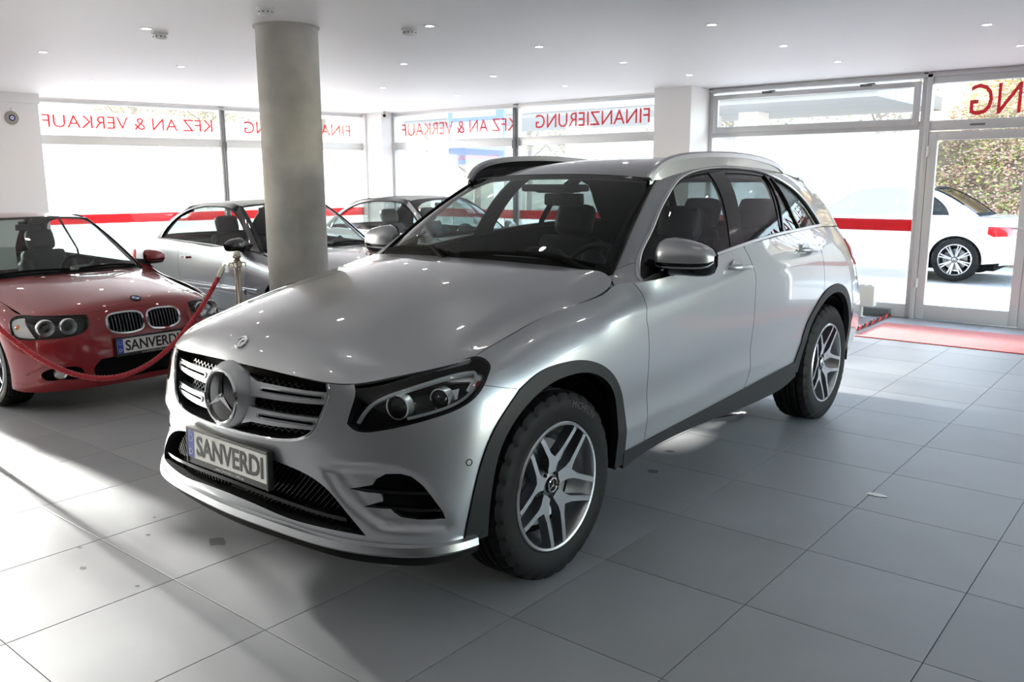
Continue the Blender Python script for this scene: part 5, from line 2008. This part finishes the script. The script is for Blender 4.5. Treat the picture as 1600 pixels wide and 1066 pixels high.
        hp = np.array(HEAD)
        panel('lamp_housing', R, hp, M_GLOSS, lamp, step=.04, off=-.06, thick=.004, flip=fl)
        panel('lamp_cover', R, hp, M_LENS, lamp, step=.05, off=-.001, thick=0, flip=fl, back=False)
        strip('lamp_seal', R, hp, rprof(.010, .002), M_GLOSS, lamp, fl, closed=True)
        for (x, y, z), rad in (((.585, .665, .632), .058), ((.66, .535, .637), .056)):
            c = Vector(R.ev(np.array([R.near((x, y, z))]))[0][0]) - Vector((.045, 0, 0))
            c.y *= s
            M = Matrix.Translation(c) @ Vector((1, .12 * s, 0)).to_track_quat('Z', 'Y').to_matrix().to_4x4()
            b = MB()
            b.lathe([(0, .030), (rad * .35, .026), (rad * .6, .008)], 26, 1)
            b.lathe([(rad * .6, .008), (rad * .85, .02), (rad, .034), (rad * 1.08, .03), (rad * 1.1, .0)], 26, 0)
            b.build('lamp_reflector', [M_REFL, M_GLOSS], lamp, True, 50, M=M)
        ind = [HEAD[k] for k in range(len(HEAD)) if R.ev(np.array([HEAD[k]]))[0][0][1] > .715]
        if len(ind) > 3:
            im = np.array(ind)
            cc = im.mean(0)
            im = cc + (im - cc) * .86
            panel('turn_signal', R, im, M_CLEAR if kidney else M_AMBER, lamp, step=.04, off=-.012, thick=.01, flip=fl)
            if kidney:
                P, N = R.ev(np.array([cc + [.01, .015]]))
                b = MB()
                b.lathe([(0, .016), (.014, .010), (.018, 0)], 14, 0)
                p = Vector(P[0]) - Vector(N[0]) * .015
                nn = Vector(N[0])
                if fl:
                    p.y *= -1
                    nn.y *= -1
                b.build('signal_bulb', M_AMBER, lamp, True, M=Matrix.Translation(p) @ nn.to_track_quat('Z', 'Y').to_matrix().to_4x4())
        # fog lamp
        if kidney:
            P, N = R.ev(np.array(F_(R, (.615, .30))))
            p = Vector(P[0]) - Vector((.03, 0, 0))
            p.y *= s
            b = MB()
            b.lathe([(0, .01), (.030, .006), (.040, .016), (.046, .012), (.048, -.01)], 24, 0, 'x', p)
            b.build('fog_lamp', M_REFL, car, True)
            l = np.array(F_(R, (.46, .36), (.6, .365), (.74, .345), (.80, .30))) * [s, 1]
            strip('bumper_crease', R, curve(l, 20), [(-.006, -.004), (.006, -.004), (.002, .006), (-.002, .006)], pm, car)
        b = MB()
        P, N = R.ev(np.array(S_(R, (-1.80, .79))))
        p = P[0]
        c = curve([(p[0] + .10, p[1], p[2]), (p[0] + .07, p[1] + .028, p[2]), (p[0], p[1] + .034, p[2]), (p[0] - .07, p[1] + .028, p[2]), (p[0] - .10, p[1], p[2])], 14) * np.array([1, s, 1])
        sweep(None, c, [(-.012, -.006), (.012, -.006), (.012, .006), (-.012, .006)], None, None, np.tile([0, s, 0.], (14, 1)), mb=b)
        b.build('handle', cfg.get('handle', pm), door, True)
        make_mirror(car, (.20, .135, .075), s, cfg.get('mirror', pm), (-.72, s * .81, .965), 0)
        wheel_liner(car, 0, s * .83, s * .50, .315, .36)
        wheel_liner(car, -2.725, s * .83, s * .50, .315, .36)
        make_wheel(cfg['wheel'], .317, .225, .222, car, (0, s * .745, .317), s > 0, rot=.2)
        make_wheel(cfg['wheel'], .317, .225, .222, car, (-2.725, s * .75, .317), s > 0, rot=.5)
        tl = S_(R, (-3.12, .80), (-3.12, .70), (-3.2, .66)) + [(uE + .20, S_(R, (-3.2, .68))[0][1]), (uE + .22, S_(R, (-3.2, .80))[0][1])]
        panel('tail_lamp', R, np.array(tl), M_REDL, car, step=.05, off=.006, thick=.02, flip=fl)
        pl = np.array([(uE, .05)] + [(u, .05) for u in np.linspace(uE, R.U, 8)] + [(u, V - .001) for u in np.linspace(R.U, uE, 8)])
        panel('rear_bumper', R, pl, P2, car, step=.07, thick=.012, flip=fl)
        make_seat(car, -1.35, s * .36, .36, cfg['seat'], .50)
        make_seat(car, -2.02, s * .34, .36, cfg['seat'], .44, hr=False, rec=26, scale=.86)
    # roof, glass
    rm = cfg.get('roof', pm)
    uu = RF.U - .003
    roof = mirrored([(u, .0) for u in np.linspace(0, uu, 10)] + [(uu, v) for v in np.linspace(.05, RF.V, 12)] + [(u, RF.V) for u in np.linspace(uu, 0, 10)][1:])
    panel('roof', RF, roof, [rm, M_SEATG], car, step=.08, thick=.02)
    ws = mirrored([(u, .0) for u in np.linspace(0, WS.U, 10)] + [(u, WS.V) for u in np.linspace(WS.U, 0, 10)])
    wi = mirrored([(u, .03) for u in np.linspace(0, WS.U - .03, 10)] + [(u, WS.V - .03) for u in np.linspace(WS.U - .03, 0, 10)])
    panel('windscreen', WS, wi, M_WSGL, car, step=.1, off=-.002, thick=0, back=False)
    panel('windscreen_band', WS, ws, [M_GLOSS, M_DARK], car, holes=[wi], step=.06, off=-.002, thick=.006)
    strip('cowl', WS, np.array([(u, .01) for u in np.linspace(-WS.U, WS.U, 30)]), [(-.05, -.03), (.05, -.03), (.05, -.012), (-.04, .002)], M_DARK, car)
    for s in (1, -1):
        strip('screen_seal', WS, np.array([(s * WS.U, v) for v in np.linspace(0, WS.V, 14)]), rprof(.022, .006), M_GLOSS if not cfg.get('pillar_paint') else pm, car)
    for y0, y1 in ((-.55, -.02), (.05, .55)):
        P, N = WS.ev(np.array([(np.interp(t, [0, 1], [y0, y1]), .045 + .02 * sin(t * pi)) for t in np.linspace(0, 1, 10)]))
        sweep('wiper', P + N * .012, [(-.007, -.006), (.007, -.006), (.004, .010), (-.004, .010)], M_DARK, car, N)
    rs = mirrored([(u, .0) for u in np.linspace(0, RS.U, 8)] + [(u, RS.V) for u in np.linspace(RS.U, 0, 8)])
    ri = mirrored([(u, .05) for u in np.linspace(0, RS.U - .06, 8)] + [(u, RS.V - .05) for u in np.linspace(RS.U - .06, 0, 8)])
    panel('rear_window_frame', RS, rs, [rm, M_DARK], car, holes=[ri], step=.08, thick=.012)
    panel('rear_screen', RS, ri, M_GLASS, car, step=.1, thick=0, back=False)
    BT = Surf([[(x, y * t, z + c * (1 - t * t)) for x, y, z, c in ((-2.88, .66, .938, .004), (-3.1, .64, .930, .006), (-3.3, .56, .912, .006), (-3.41, .46, .902, .004))] for t in (0, .4, .75, 1.06)], sym=True, nu=40, nv=30)
    panel('boot_lid', BT, mirrored([(u, 0) for u in np.linspace(0, BT.U, 8)] + [(u, BT.V) for u in np.linspace(BT.U, 0, 8)]), P2, car, step=.08, thick=.01)
    b = MB()
    b.box((-3.2, -.62, .16), (.52, .62, .24))
    b.box((-2.3, -.78, .18), (-.45, .78, .26))
    b.build('underbody', M_DARK, car)
    b = MB()
    b.prism([(-.45, .62), (-.45, .84), (-.55, .895), (-.75, .88), (-.92, .80), (-.88, .55)], -.70, .70, 0, 'xz')
    b.box((-.92, .20, .80), (-.62, .52, .93), bev=.04)
    b.box((-1.7, -.12, .26), (-.8, .12, .55), bev=.04)
    b.build('dashboard', M_PLASTIC, car, True, 40)
    b = MB()
    b.box((-2.6, -.74, .25), (-.45, .74, .30))
    b.box((-2.95, -.66, .30), (-2.42, .66, .90))
    b.build('cabin_floor', M_DARK, car)
    make_steering_wheel(car, -1.0, .36, .83, .18)
    b = MB()
    b.box((-1.17, -.11, 1.245), (-1.14, .11, 1.30), bev=.012)
    b.tube([(-1.15, 0, 1.29), (-1.13, 0, 1.34)], .01, 8)
    b.build('inner_mirror', M_PLASTIC, car, True, 40)
    if kidney:
        b = MB()
        b.box((-.98, -.42, .93), (-.972, -.20, 1.12), M=None)
        b.build('price_sheet', M_PLATE, car)
    if cfg.get('plate'):
        M = Matrix.Translation((.762, 0, .455)) @ Matrix.Rotation(radians(-3), 4, 'Y') @ Matrix(((0, 0, 1, 0), (1, 0, 0, 0), (0, 1, 0, 0), (0, 0, 0, 1)))
        make_plate(car, M)
    return car


M_CLOTH = mat('black_soft_top', (.02, .02, .022), .9, spec=.2)
bump(M_CLOTH, 500, .2, .0008)
M_CLOTHG = mat('grey_soft_top', (.09, .092, .098), .9, spec=.2)
bump(M_CLOTHG, 500, .2, .0008)
build_coupe(dict(label='red two-door car behind the red rope, kidney grille and white number plate', pos=(-2.22, .77), yaw=.02, scale=.915, paint=M_RED, roof=M_RED, front='kidney', wheel='double', seat=M_SEATG, plate=True))
build_coupe(dict(label='dark silver convertible behind the concrete column, black soft top and chrome waist strips', pos=(-2.32, 3.31), yaw=-.05, scale=.955, paint=M_GREYP, roof=M_CLOTH, soft=True, front='star', wheel='double', seat=M_SEAT, plate=True, rub=True, belt=True, handle=M_CHROME, mirror=M_BLACKP, pillar=M_BLACKP, lower=M_GREYP))
build_coupe(dict(label='silver convertible farthest back by the corner windows, grey soft top and grey seats', pos=(-2.5, 5.85), yaw=-.03, scale=.955, paint=M_SILVER, roof=M_CLOTHG, soft=True, front='star', wheel='double', seat=M_SEATG, plate=True, belt=True, handle=M_CHROME))
build_coupe(dict(label='white coupe parked outside the glass door, silver multi-spoke wheels', pos=(-1.62, 12.72), yaw=pi, scale=1.03, paint=M_WHITEP, roof=M_WHITEP, front='star', wheel='ten', seat=M_SEAT, handle=M_WHITEP, glass=M_GLASSD))

# ------------------------------------------------------------------ lights in the ceiling
M_LAMP = mat('downlight_glow', (1, 1, 1), .5, emit=(1.0, .95, .88), estr=14.0)
M_LRING = mat('downlight_ring', (.75, .75, .75), .35)
proto = None
k = 0
for x in (-7.1, -5.6, -3.75, -2.0, -.37, 1.2, 2.72, 4.3, 5.9):
    for y in (-3.9, -2.6, -1.35, -.08, 1.2, 2.47, 3.76, 5.07, 6.38):
        if x < -7 and y < 3:
            continue
        if math.hypot(x + 1.19, y - 1.83) < .3:
            continue
        if proto is None:
            d = bpy.data.objects.new('downlight', None)
            link(d)
            b = MB()
            b.lathe([(.030, -.001), (.032, -.006), (.043, -.004), (.046, .001)], 20)
            b.build('lamp_ring', M_LRING, d, True, 40)
            b = MB()
            b.lathe([(0, -.0035), (.030, -.002), (.031, .002)], 14)
            b.build('lamp_glass', M_LAMP, d, True, 40)
            proto = d
        else:
            d = copy_tree(proto)
        d.location = (x, y, H_ROOM)
        d['label'] = 'small round recessed downlight glowing in the white ceiling'
        d['category'] = 'downlight'
        d['group'] = 'recessed downlights in the ceiling'
M_SMOKE = mat('detector_white', (.72, .71, .69), .4)
for (x, y), lab in (((-.71, 1.32), 'smoke detector on the ceiling close to the top of the concrete column'), ((-2.13, 1.37), 'smoke detector on the ceiling left of the column, above the red car'), ((-.58, 2.47), 'flat smoke detector on the ceiling right of the column')):
    t = thing('smoke_detector', lab, 'smoke detector', (x, y, H_ROOM))
    b = MB()
    b.lathe([(.060, .0), (.060, -.012), (.052, -.016), (.0, -.016)], 28)
    b.build('detector_base', M_SMOKE, t, True, 40)
    b = MB()
    b.lathe([(.046, -.016), (.050, -.024), (.046, -.044), (.030, -.050), (0, -.050)], 28)
    b.build('detector_head', M_SMOKE, t, True, 40)
    b = MB()
    for q in range(10):
        a = 2 * pi * q / 10
        b.box((-.005, .0465, -.034), (.005, .0505, -.024), M=Matrix.Rotation(a, 4, 'Z'))
    b.build('detector_slot', M_GAP, t)['kind'] = 'stuff'

# ------------------------------------------------------------------ rope barrier
M_ROPE = mat('red_rope', (.55, .015, .03), .6, sheen=.5)
M_POST = mat('polished_post', (.66, .60, .50), .12, 1.0)


def stanchion(x, y, lab, h=1.02):
    t = thing('barrier_post', lab, 'barrier post', (x, y, 0), group=None)
    b = MB()
    b.lathe([(0, 0), (.155, 0), (.158, .010), (.150, .020), (.06, .040), (.026, .058)], 40)
    b.build('post_base', M_POST, t, True, 40)
    b = MB()
    b.lathe([(.024, .05), (.024, h - .12)], 24)
    b.build('post_tube', M_POST, t, True, 40)
    b = MB()
    b.lathe([(.024, h - .125), (.032, h - .12), (.034, h - .10), (.034, h - .075), (.024, h - .068), (.017, h - .062), (.030, h - .058)], 24)
    b.build('post_collar', M_POST, t, True, 40)
    b = MB()
    r = .033
    b.lathe([(r * sin(a) + .0001, h - r + -r * cos(a)) for a in np.linspace(0.3, pi, 14)], 24)
    b.build('ball_finial', M_POST, t, True, 60)
    b = MB()
    for a in (-1.9, 1.3):
        b.tube([(.03 * cos(a), .03 * sin(a), h - .09), (.055 * cos(a), .055 * sin(a), h - .085), (.062 * cos(a), .062 * sin(a), h - .10), (.055 * cos(a), .055 * sin(a), h - .115)], .006, 6)
    b.build('rope_hook', M_POST, t, True, 60)['kind'] = 'stuff'
    return t


PA, PB, PC = (-1.37, 1.42), (-1.35, 2.72), (-1.40, -.47)
stanchion(*PA, 'polished metal barrier post between the red car and the concrete column')
stanchion(*PB, 'polished metal barrier post behind the silver SUV, only its ball top showing')
stanchion(*PC, 'polished metal barrier post at the left end of the red rope')


def rope(p0, p1, sag, lab, n=160):
    t = thing('barrier_rope', lab, 'rope', p0)
    P0, P1 = np.array(p0, float), np.array(p1, float)
    s = np.linspace(0, 1, n)
    C = P0 + (P1 - P0) * s[:, None]
    C[:, 2] -= sag * 4 * s * (1 - s)
    C = C - P0
    T = np.gradient(C, axis=0)
    T /= np.linalg.norm(T, axis=1, keepdims=True)
    A = np.cross(T, [0, 0, 1.])
    A /= np.linalg.norm(A, axis=1, keepdims=True)
    B = np.cross(A, T)
    L = np.concatenate([[0], np.cumsum(np.linalg.norm(np.diff(C, axis=0), axis=1))])
    for k in range(3):
        ph = L / .075 * 2 * pi + k * 2 * pi / 3
        b = MB()
        b.tube(C + (A * np.cos(ph)[:, None] + B * np.sin(ph)[:, None]) * .0098, .0098, 7)
        b.build('rope_strand', M_ROPE, t, True, 80)
    for q, d in ((0, 1), (-1, -1)):
        b = MB()
        p = C[q]
        b.tube([p - T[q] * .03 * d, p + T[q] * .05 * d], .019, 14)
        b.tube([p - T[q] * .06 * d, p - T[q] * .03 * d], .008, 8)
        b.build('rope_end', M_POST, t, True, 50)
    return t


rope((PA[0] - .035, PA[1] - .115, .875), (PC[0] - .02, PC[1] + .115, .875), .64, 'twisted red barrier rope sagging in front of the red car')

# ------------------------------------------------------------------ things by the door and on the walls
M_HEAT = mat('heater_enamel', (.62, .61, .58), .4)
t = thing('convector_heater', 'white low convector heater on a foot under the window beside the door', 'heater', (.2, 7.62, 0))
b = MB()
b.box((-.95, -.06, .13), (1.14, .06, .36), bev=.008)
b.build('heater_case', M_HEAT, t, True, 40)
for x in (-.6, .98):
    b = MB()
    b.box((x - .03, -.03, .0), (x + .03, .03, .14))
    b.box((x - .06, -.045, .0), (x + .06, .045, .008))
    b.build('heater_foot', M_HEAT, t)
b = MB()
for q in range(26):
    b.box((-.90 + q * .078, -.045, .358), (-.85 + q * .078, .045, .363))
b.build('heater_grille', M_GAP, t)['kind'] = 'stuff'
M_MAT = mat('red_carpet', (.50, .045, .04), .95, sheen=.3)
noise_color(M_MAT, (.42, .035, .03), (.58, .065, .055), 60, 4)
bump(M_MAT, 400, .5, .004)
t = thing('door_runner', 'red carpet runner on the tiles in front of the glass door', 'carpet', (1.5, 6.35, 0))
b = MB()
b.box((.04, .0, .0), (4.2, 1.0, .010), bev=.003)
b.build('runner_pile', M_MAT, t)
M_BW = mat('black_edging', (.02, .02, .02), .8)
M_BR = mat('red_edging', (.5, .03, .03), .8)
t = thing('edge_cord', 'red and black twisted cord lying at the left edge of the red runner', 'cord', (1.46, 6.42, 0))
b = MB()
L = 1.45
ss = np.linspace(0, 1, 90)
for k, mi in ((0, 0), (pi, 1)):
    b.tube([(.012 * cos(s_ * 40 + k) - .02 * s_, s_ * L, .022 + .012 * sin(s_ * 40 + k)) for s_ in ss], .011, 7, mi)
b.build('cord_strands', [M_BW, M_BR], t, True, 60)['kind'] = 'stuff'
# amulet on the left wall
t = thing('eye_amulet', 'round blue and grey glass eye amulet hanging on the left wall', 'amulet', (-7.575, 2.36, 2.31))
b = MB()
M_AG = mat('amulet_grey', (.30, .28, .24), .3)
M_AB = mat('amulet_blue', (.015, .02, .12), .15)
M_AW = mat('amulet_white', (.72, .76, .85), .2)
M_AL = mat('amulet_light_blue', (.12, .25, .55), .2)
b.lathe([(.0, .010), (.070, .012), (.080, .006), (.082, .0)], 40, 0, 'x')
b.lathe([(.0, .014), (.036, .014), (.040, .010)], 32, 1, 'x')
b.lathe([(.0, .017), (.021, .017), (.023, .014)], 28, 2, 'x')
b.lathe([(.0, .020), (.010, .019), (.011, .017)], 20, 3, 'x')
b.build('amulet_disc', [M_AG, M_AB, M_AW, M_AL], t, True, 40)
b = MB()
b.tube([(.006, 0, .08), (.002, 0, .125)], .003, 6)
b.build('amulet_loop', M_AG, t)
# camera in the corner
t = thing('security_camera', 'small beige security camera under the ceiling in the far corner', 'camera', (-6.45, 7.55, 2.62))
M_CAMB = mat('camera_shell', (.55, .50, .38), .4)
b = MB()
b.tube([(0, 0, 0), (0, 0, -.05)], .02, 12)
b.build('camera_mount', M_CAMB, t, True)
b = MB()
b.tube([(.09, -.09, -.075), (-.05, .05, -.055)], [.030, .028], 14)
b.build('camera_body', M_CAMB, t, True)
b = MB()
b.tube([(.105, -.105, -.077), (.085, -.085, -.074)], .022, 14)
b.build('camera_lens', M_GLOSS, t, True)
# litter and stains
M_PAPER = mat('scrap_paper', (.85, .85, .83), .7)
t = thing('foil_scrap', 'thin bright curled foil scrap on the floor beside the silver SUV', 'scrap', (1.88, 2.90, 0))
M_FOIL = mat('foil', (.75, .70, .62), .2, 1.0)
c = curve([(-.10, -.17, .004), (-.04, -.06, .012), (.0, .02, .016), (.02, .09, .010), (.015, .15, .004)], 20)
sweep('foil_strip', c, [(-.022, -.001), (.022, -.001), (.018, .004), (-.018, .004)], M_FOIL, t)
t = thing('paper_scrap', 'small torn white paper scrap on the grey tiles', 'scrap', (3.05, 2.04, 0))
mesh_obj('torn_paper', [(-.05, -.012, .001), (-.02, -.022, .004), (.02, -.016, .002), (.05, -.004, .004), (.045, .014, .001), (.005, .020, .005), (-.04, .016, .002)], [(0, 1, 2, 3, 4, 5, 6)], M_PAPER, t)

# ------------------------------------------------------------------ outside
M_ASPH = mat('paving', (.36, .36, .355), .85)
noise_color(M_ASPH, (.30, .30, .295), (.42, .42, .41), 8, 6)
b = MB()
b.box((-60, YW + .26, -.25), (40, 70, -.02))
b.box((-60, -40, -.25), (XL - .21, YW + .26, -.02))
b.box((XR + .21, -40, -.25), (60, YW + .26, -.02))
ground = struct(b.build('ground', M_ASPH))


def leaf_mass(name, pts, size, cols, parent=None):
    """many small leaf faces as one mesh"""
    V, F, mi = [], [], []
    for i, p in enumerate(pts):
        a, e = random.uniform(0, 2 * pi), random.uniform(-1, 1)
        s = size * random.uniform(.6, 1.4)
        u = Vector((cos(a), sin(a), e * .6)).normalized()
        w = u.cross(Vector((random.uniform(-1, 1), random.uniform(-1, 1), random.uniform(-1, 1)))).normalized()
        p = Vector(p)
        k = len(V)
        V += [p - u * s, p + w * s * .5, p + u * s, p - w * s * .5]
        F.append((k, k + 1, k + 2, k + 3))
        mi.append(random.randrange(len(cols)))
    o = mesh_obj(name, V, F, cols, parent, False, mi)
    o['kind'] = 'stuff'
    return o


M_LF = [mat('leaf_red', (.50, .27, .21), .7), mat('leaf_green', (.26, .33, .09), .7), mat('leaf_yellow', (.46, .44, .14), .7), mat('leaf_pink', (.50, .30, .24), .7), mat('leaf_brown', (.42, .30, .22), .7), mat('leaf_rose', (.52, .33, .27), .7)]
M_SOIL = mat('embankment_soil', (.16, .11, .075), .95)
noise_color(M_SOIL, (.11, .075, .05), (.24, .19, .11), 2.5, 8)


def bank_h(x, y):
    t = min(max((y - 15.0) / 9.0, 0), 1)
    side = 1 / (1 + math.exp(-(x + 3.2) * 1.3))
    return side * t * (5.4 + .5 * sin(x * .7)) + .25 * t * sin(x * 2.1 + y)


nx, ny = 60, 30
V = []
for i in range(nx):
    for j in range(ny):
        x, y = -9 + i * .5, 14.6 + j * .5
        V.append((x, y, bank_h(x, y) - .05))
F = [(i * ny + j, (i + 1) * ny + j, (i + 1) * ny + j + 1, i * ny + j + 1) for i in range(nx - 1) for j in range(ny - 1)]
bank = struct(mesh_obj('embankment_hill', V, F, M_SOIL, None, True))
pts = []
for _ in range(900):
    x, y = random.uniform(-.6, 6.5), random.uniform(15.1, 25)
    if bank_h(x, y) < .25:
        continue
    r = random.uniform(.25, .65)
    z = bank_h(x, y)
    for _ in range(120):
        a, e = random.uniform(0, 2 * pi), random.uniform(-.2, 1)
        q = math.sqrt(max(0, 1 - e * e))
        pts.append((x + r * q * cos(a), y + r * q * sin(a), z + r * .7 * max(e, 0) + random.uniform(-.05, .08)))
o = leaf_mass('hillside_shrubs', pts, .034, M_LF)
o['label'] = 'dense red, green and yellow shrubs covering the bank outside the door'
o['category'] = 'shrubs'
# carport across the yard
M_SLAB = mat('carport_concrete', (.24, .24, .24), .8)
t = thing('carport', 'flat-roofed grey concrete carport on pillars beyond the windows', 'carport', (-8, 17.5, 0))
for k in range(4):
    b = MB()
    b.box((-7.5, -2.4 + k * 1.2, 3.05), (6.9, -1.22 + k * 1.2, 3.45 - .03 * k))
    b.build('roof_slab', M_SLAB, t)
b = MB()
b.box((-7.6, -2.55, 3.15), (7.5, -2.40, 3.6))
b.build('roof_fascia', M_SLAB, t)
for x in (-6.8, -4.2, -1.6, 1.0, 2.2, 3.4):
    b = MB()
    b.box((x - .24, -.3, 0), (x + .24, .3, 3.06))
    b.build('pillar', M_WALL, t)
# wooded slope behind the yard
M_WOOD = mat('wooded_slope', (.2, .17, .10), .95)
noise_color(M_WOOD, (.22, .19, .13), (.48, .42, .28), 1.2, 9, .35, .68)
nx, ny = 70, 14
V = []
for i in range(nx):
    a = math.radians(82 + i * 1.55)
    for j in range(ny):
        r = 36 + j * 2.2
        t = min(1, j / 7)
        V.append((r * cos(a) - 2, r * sin(a) + 2, t * t * (3 - 2 * t) * (7.0 + .8 * sin(i * .7) + .5 * sin(i * 1.9 + j)) + random.uniform(-.25, .25) - .1))
F = [(i * ny + j, i * ny + j + 1, (i + 1) * ny + j + 1, (i + 1) * ny + j) for i in range(nx - 1) for j in range(ny - 1)]
struct(mesh_obj('wooded_hill', V, F, M_WOOD, None, True))
# trees
M_BARK = mat('bark', (.13, .10, .075), .9)
M_AUT = [mat('autumn_leaf_ochre', (.30, .22, .08), .8), mat('autumn_leaf_brown', (.22, .14, .07), .8), mat('autumn_leaf_olive', (.18, .19, .07), .8)]


def tree(x, y, h, lab, seed):
    rnd = random.Random(seed)
    t = thing('tree', lab, 'tree', (x, y, 0), group='autumn trees beyond the yard')
    b = MB()
    b.tube([(0, 0, 0), (.05, .02, h * .35), (-.05, .05, h * .7), (0, 0, h)], [.14, .11, .07, .02], 8)
    tips = []
    for k in range(16):
        z = h * rnd.uniform(.22, .85)
        a = rnd.uniform(0, 2 * pi)
        L = h * .32 * (1.15 - z / h)
        p1 = (L * .5 * cos(a), L * .5 * sin(a), z + L * .35)
        p2 = (L * cos(a), L * sin(a), z + L * .9)
        b.tube([(0, 0, z), p1, p2], [.05, .03, .008], 5)
        tips += [p1, p2]
    b.build('trunk', M_BARK, t, True, 60)
    pts = []
    for p in tips:
        for _ in range(46):
            pts.append((p[0] + rnd.gauss(0, .38), p[1] + rnd.gauss(0, .38), p[2] + rnd.gauss(0, .38)))
    leaf_mass('foliage', pts, .075, M_AUT, t)


k = 0
for x, y, h in ((-30, 10, 6), (-27, 14, 7), (-29, 18, 6.5), (-25, 21, 7.5), (-23, 26, 7), (-18.5, 26.5, 6.5), (-16.5, 21, 7), (-11.5, 28, 7), (-8.5, 24.5, 6), (-5, 28, 7), (-32, 6, 7), (-33, 1, 6.5), (-21, 33, 8), (-28, -4, 7)):
    tree(x, y, h, 'bare autumn tree with sparse ochre leaves beyond the yard outside', k)
    k += 1
# notice board outside the second bay
M_SIGNB = mat('sign_blue', (.10, .20, .48), .5)
M_SIGNW = mat('sign_white', (.78, .78, .78), .5)
t = thing('notice_board', 'blue and white notice board behind the corner window with red web address', 'sign', (-5.55, 8.75, 0))
b = MB()
b.box((-.62, -.02, 1.78), (.62, .02, 2.75), bev=.004)
b.build('board', M_SIGNB, t)
for i, (z0, z1, x0, x1) in enumerate(((2.20, 2.48, -.56, .60), (2.55, 2.68, -.50, .45), (2.08, 2.16, -.50, .45))):
    b = MB()
    b.box((x0, -.026, z0), (x1, -.021, z1))
    b.build('board_panel', M_SIGNW, t)
word(t, 'www.sanverdi-cars.de', -.50, .50, 1.86, 1.96, -.024, True, 'board_lettering')
for x in (-.58, .58):
    b = MB()
    b.tube([(x, .04, 0), (x, .04, 2.7)], .025, 10)
    b.build('board_post', M_ALU, t, True)
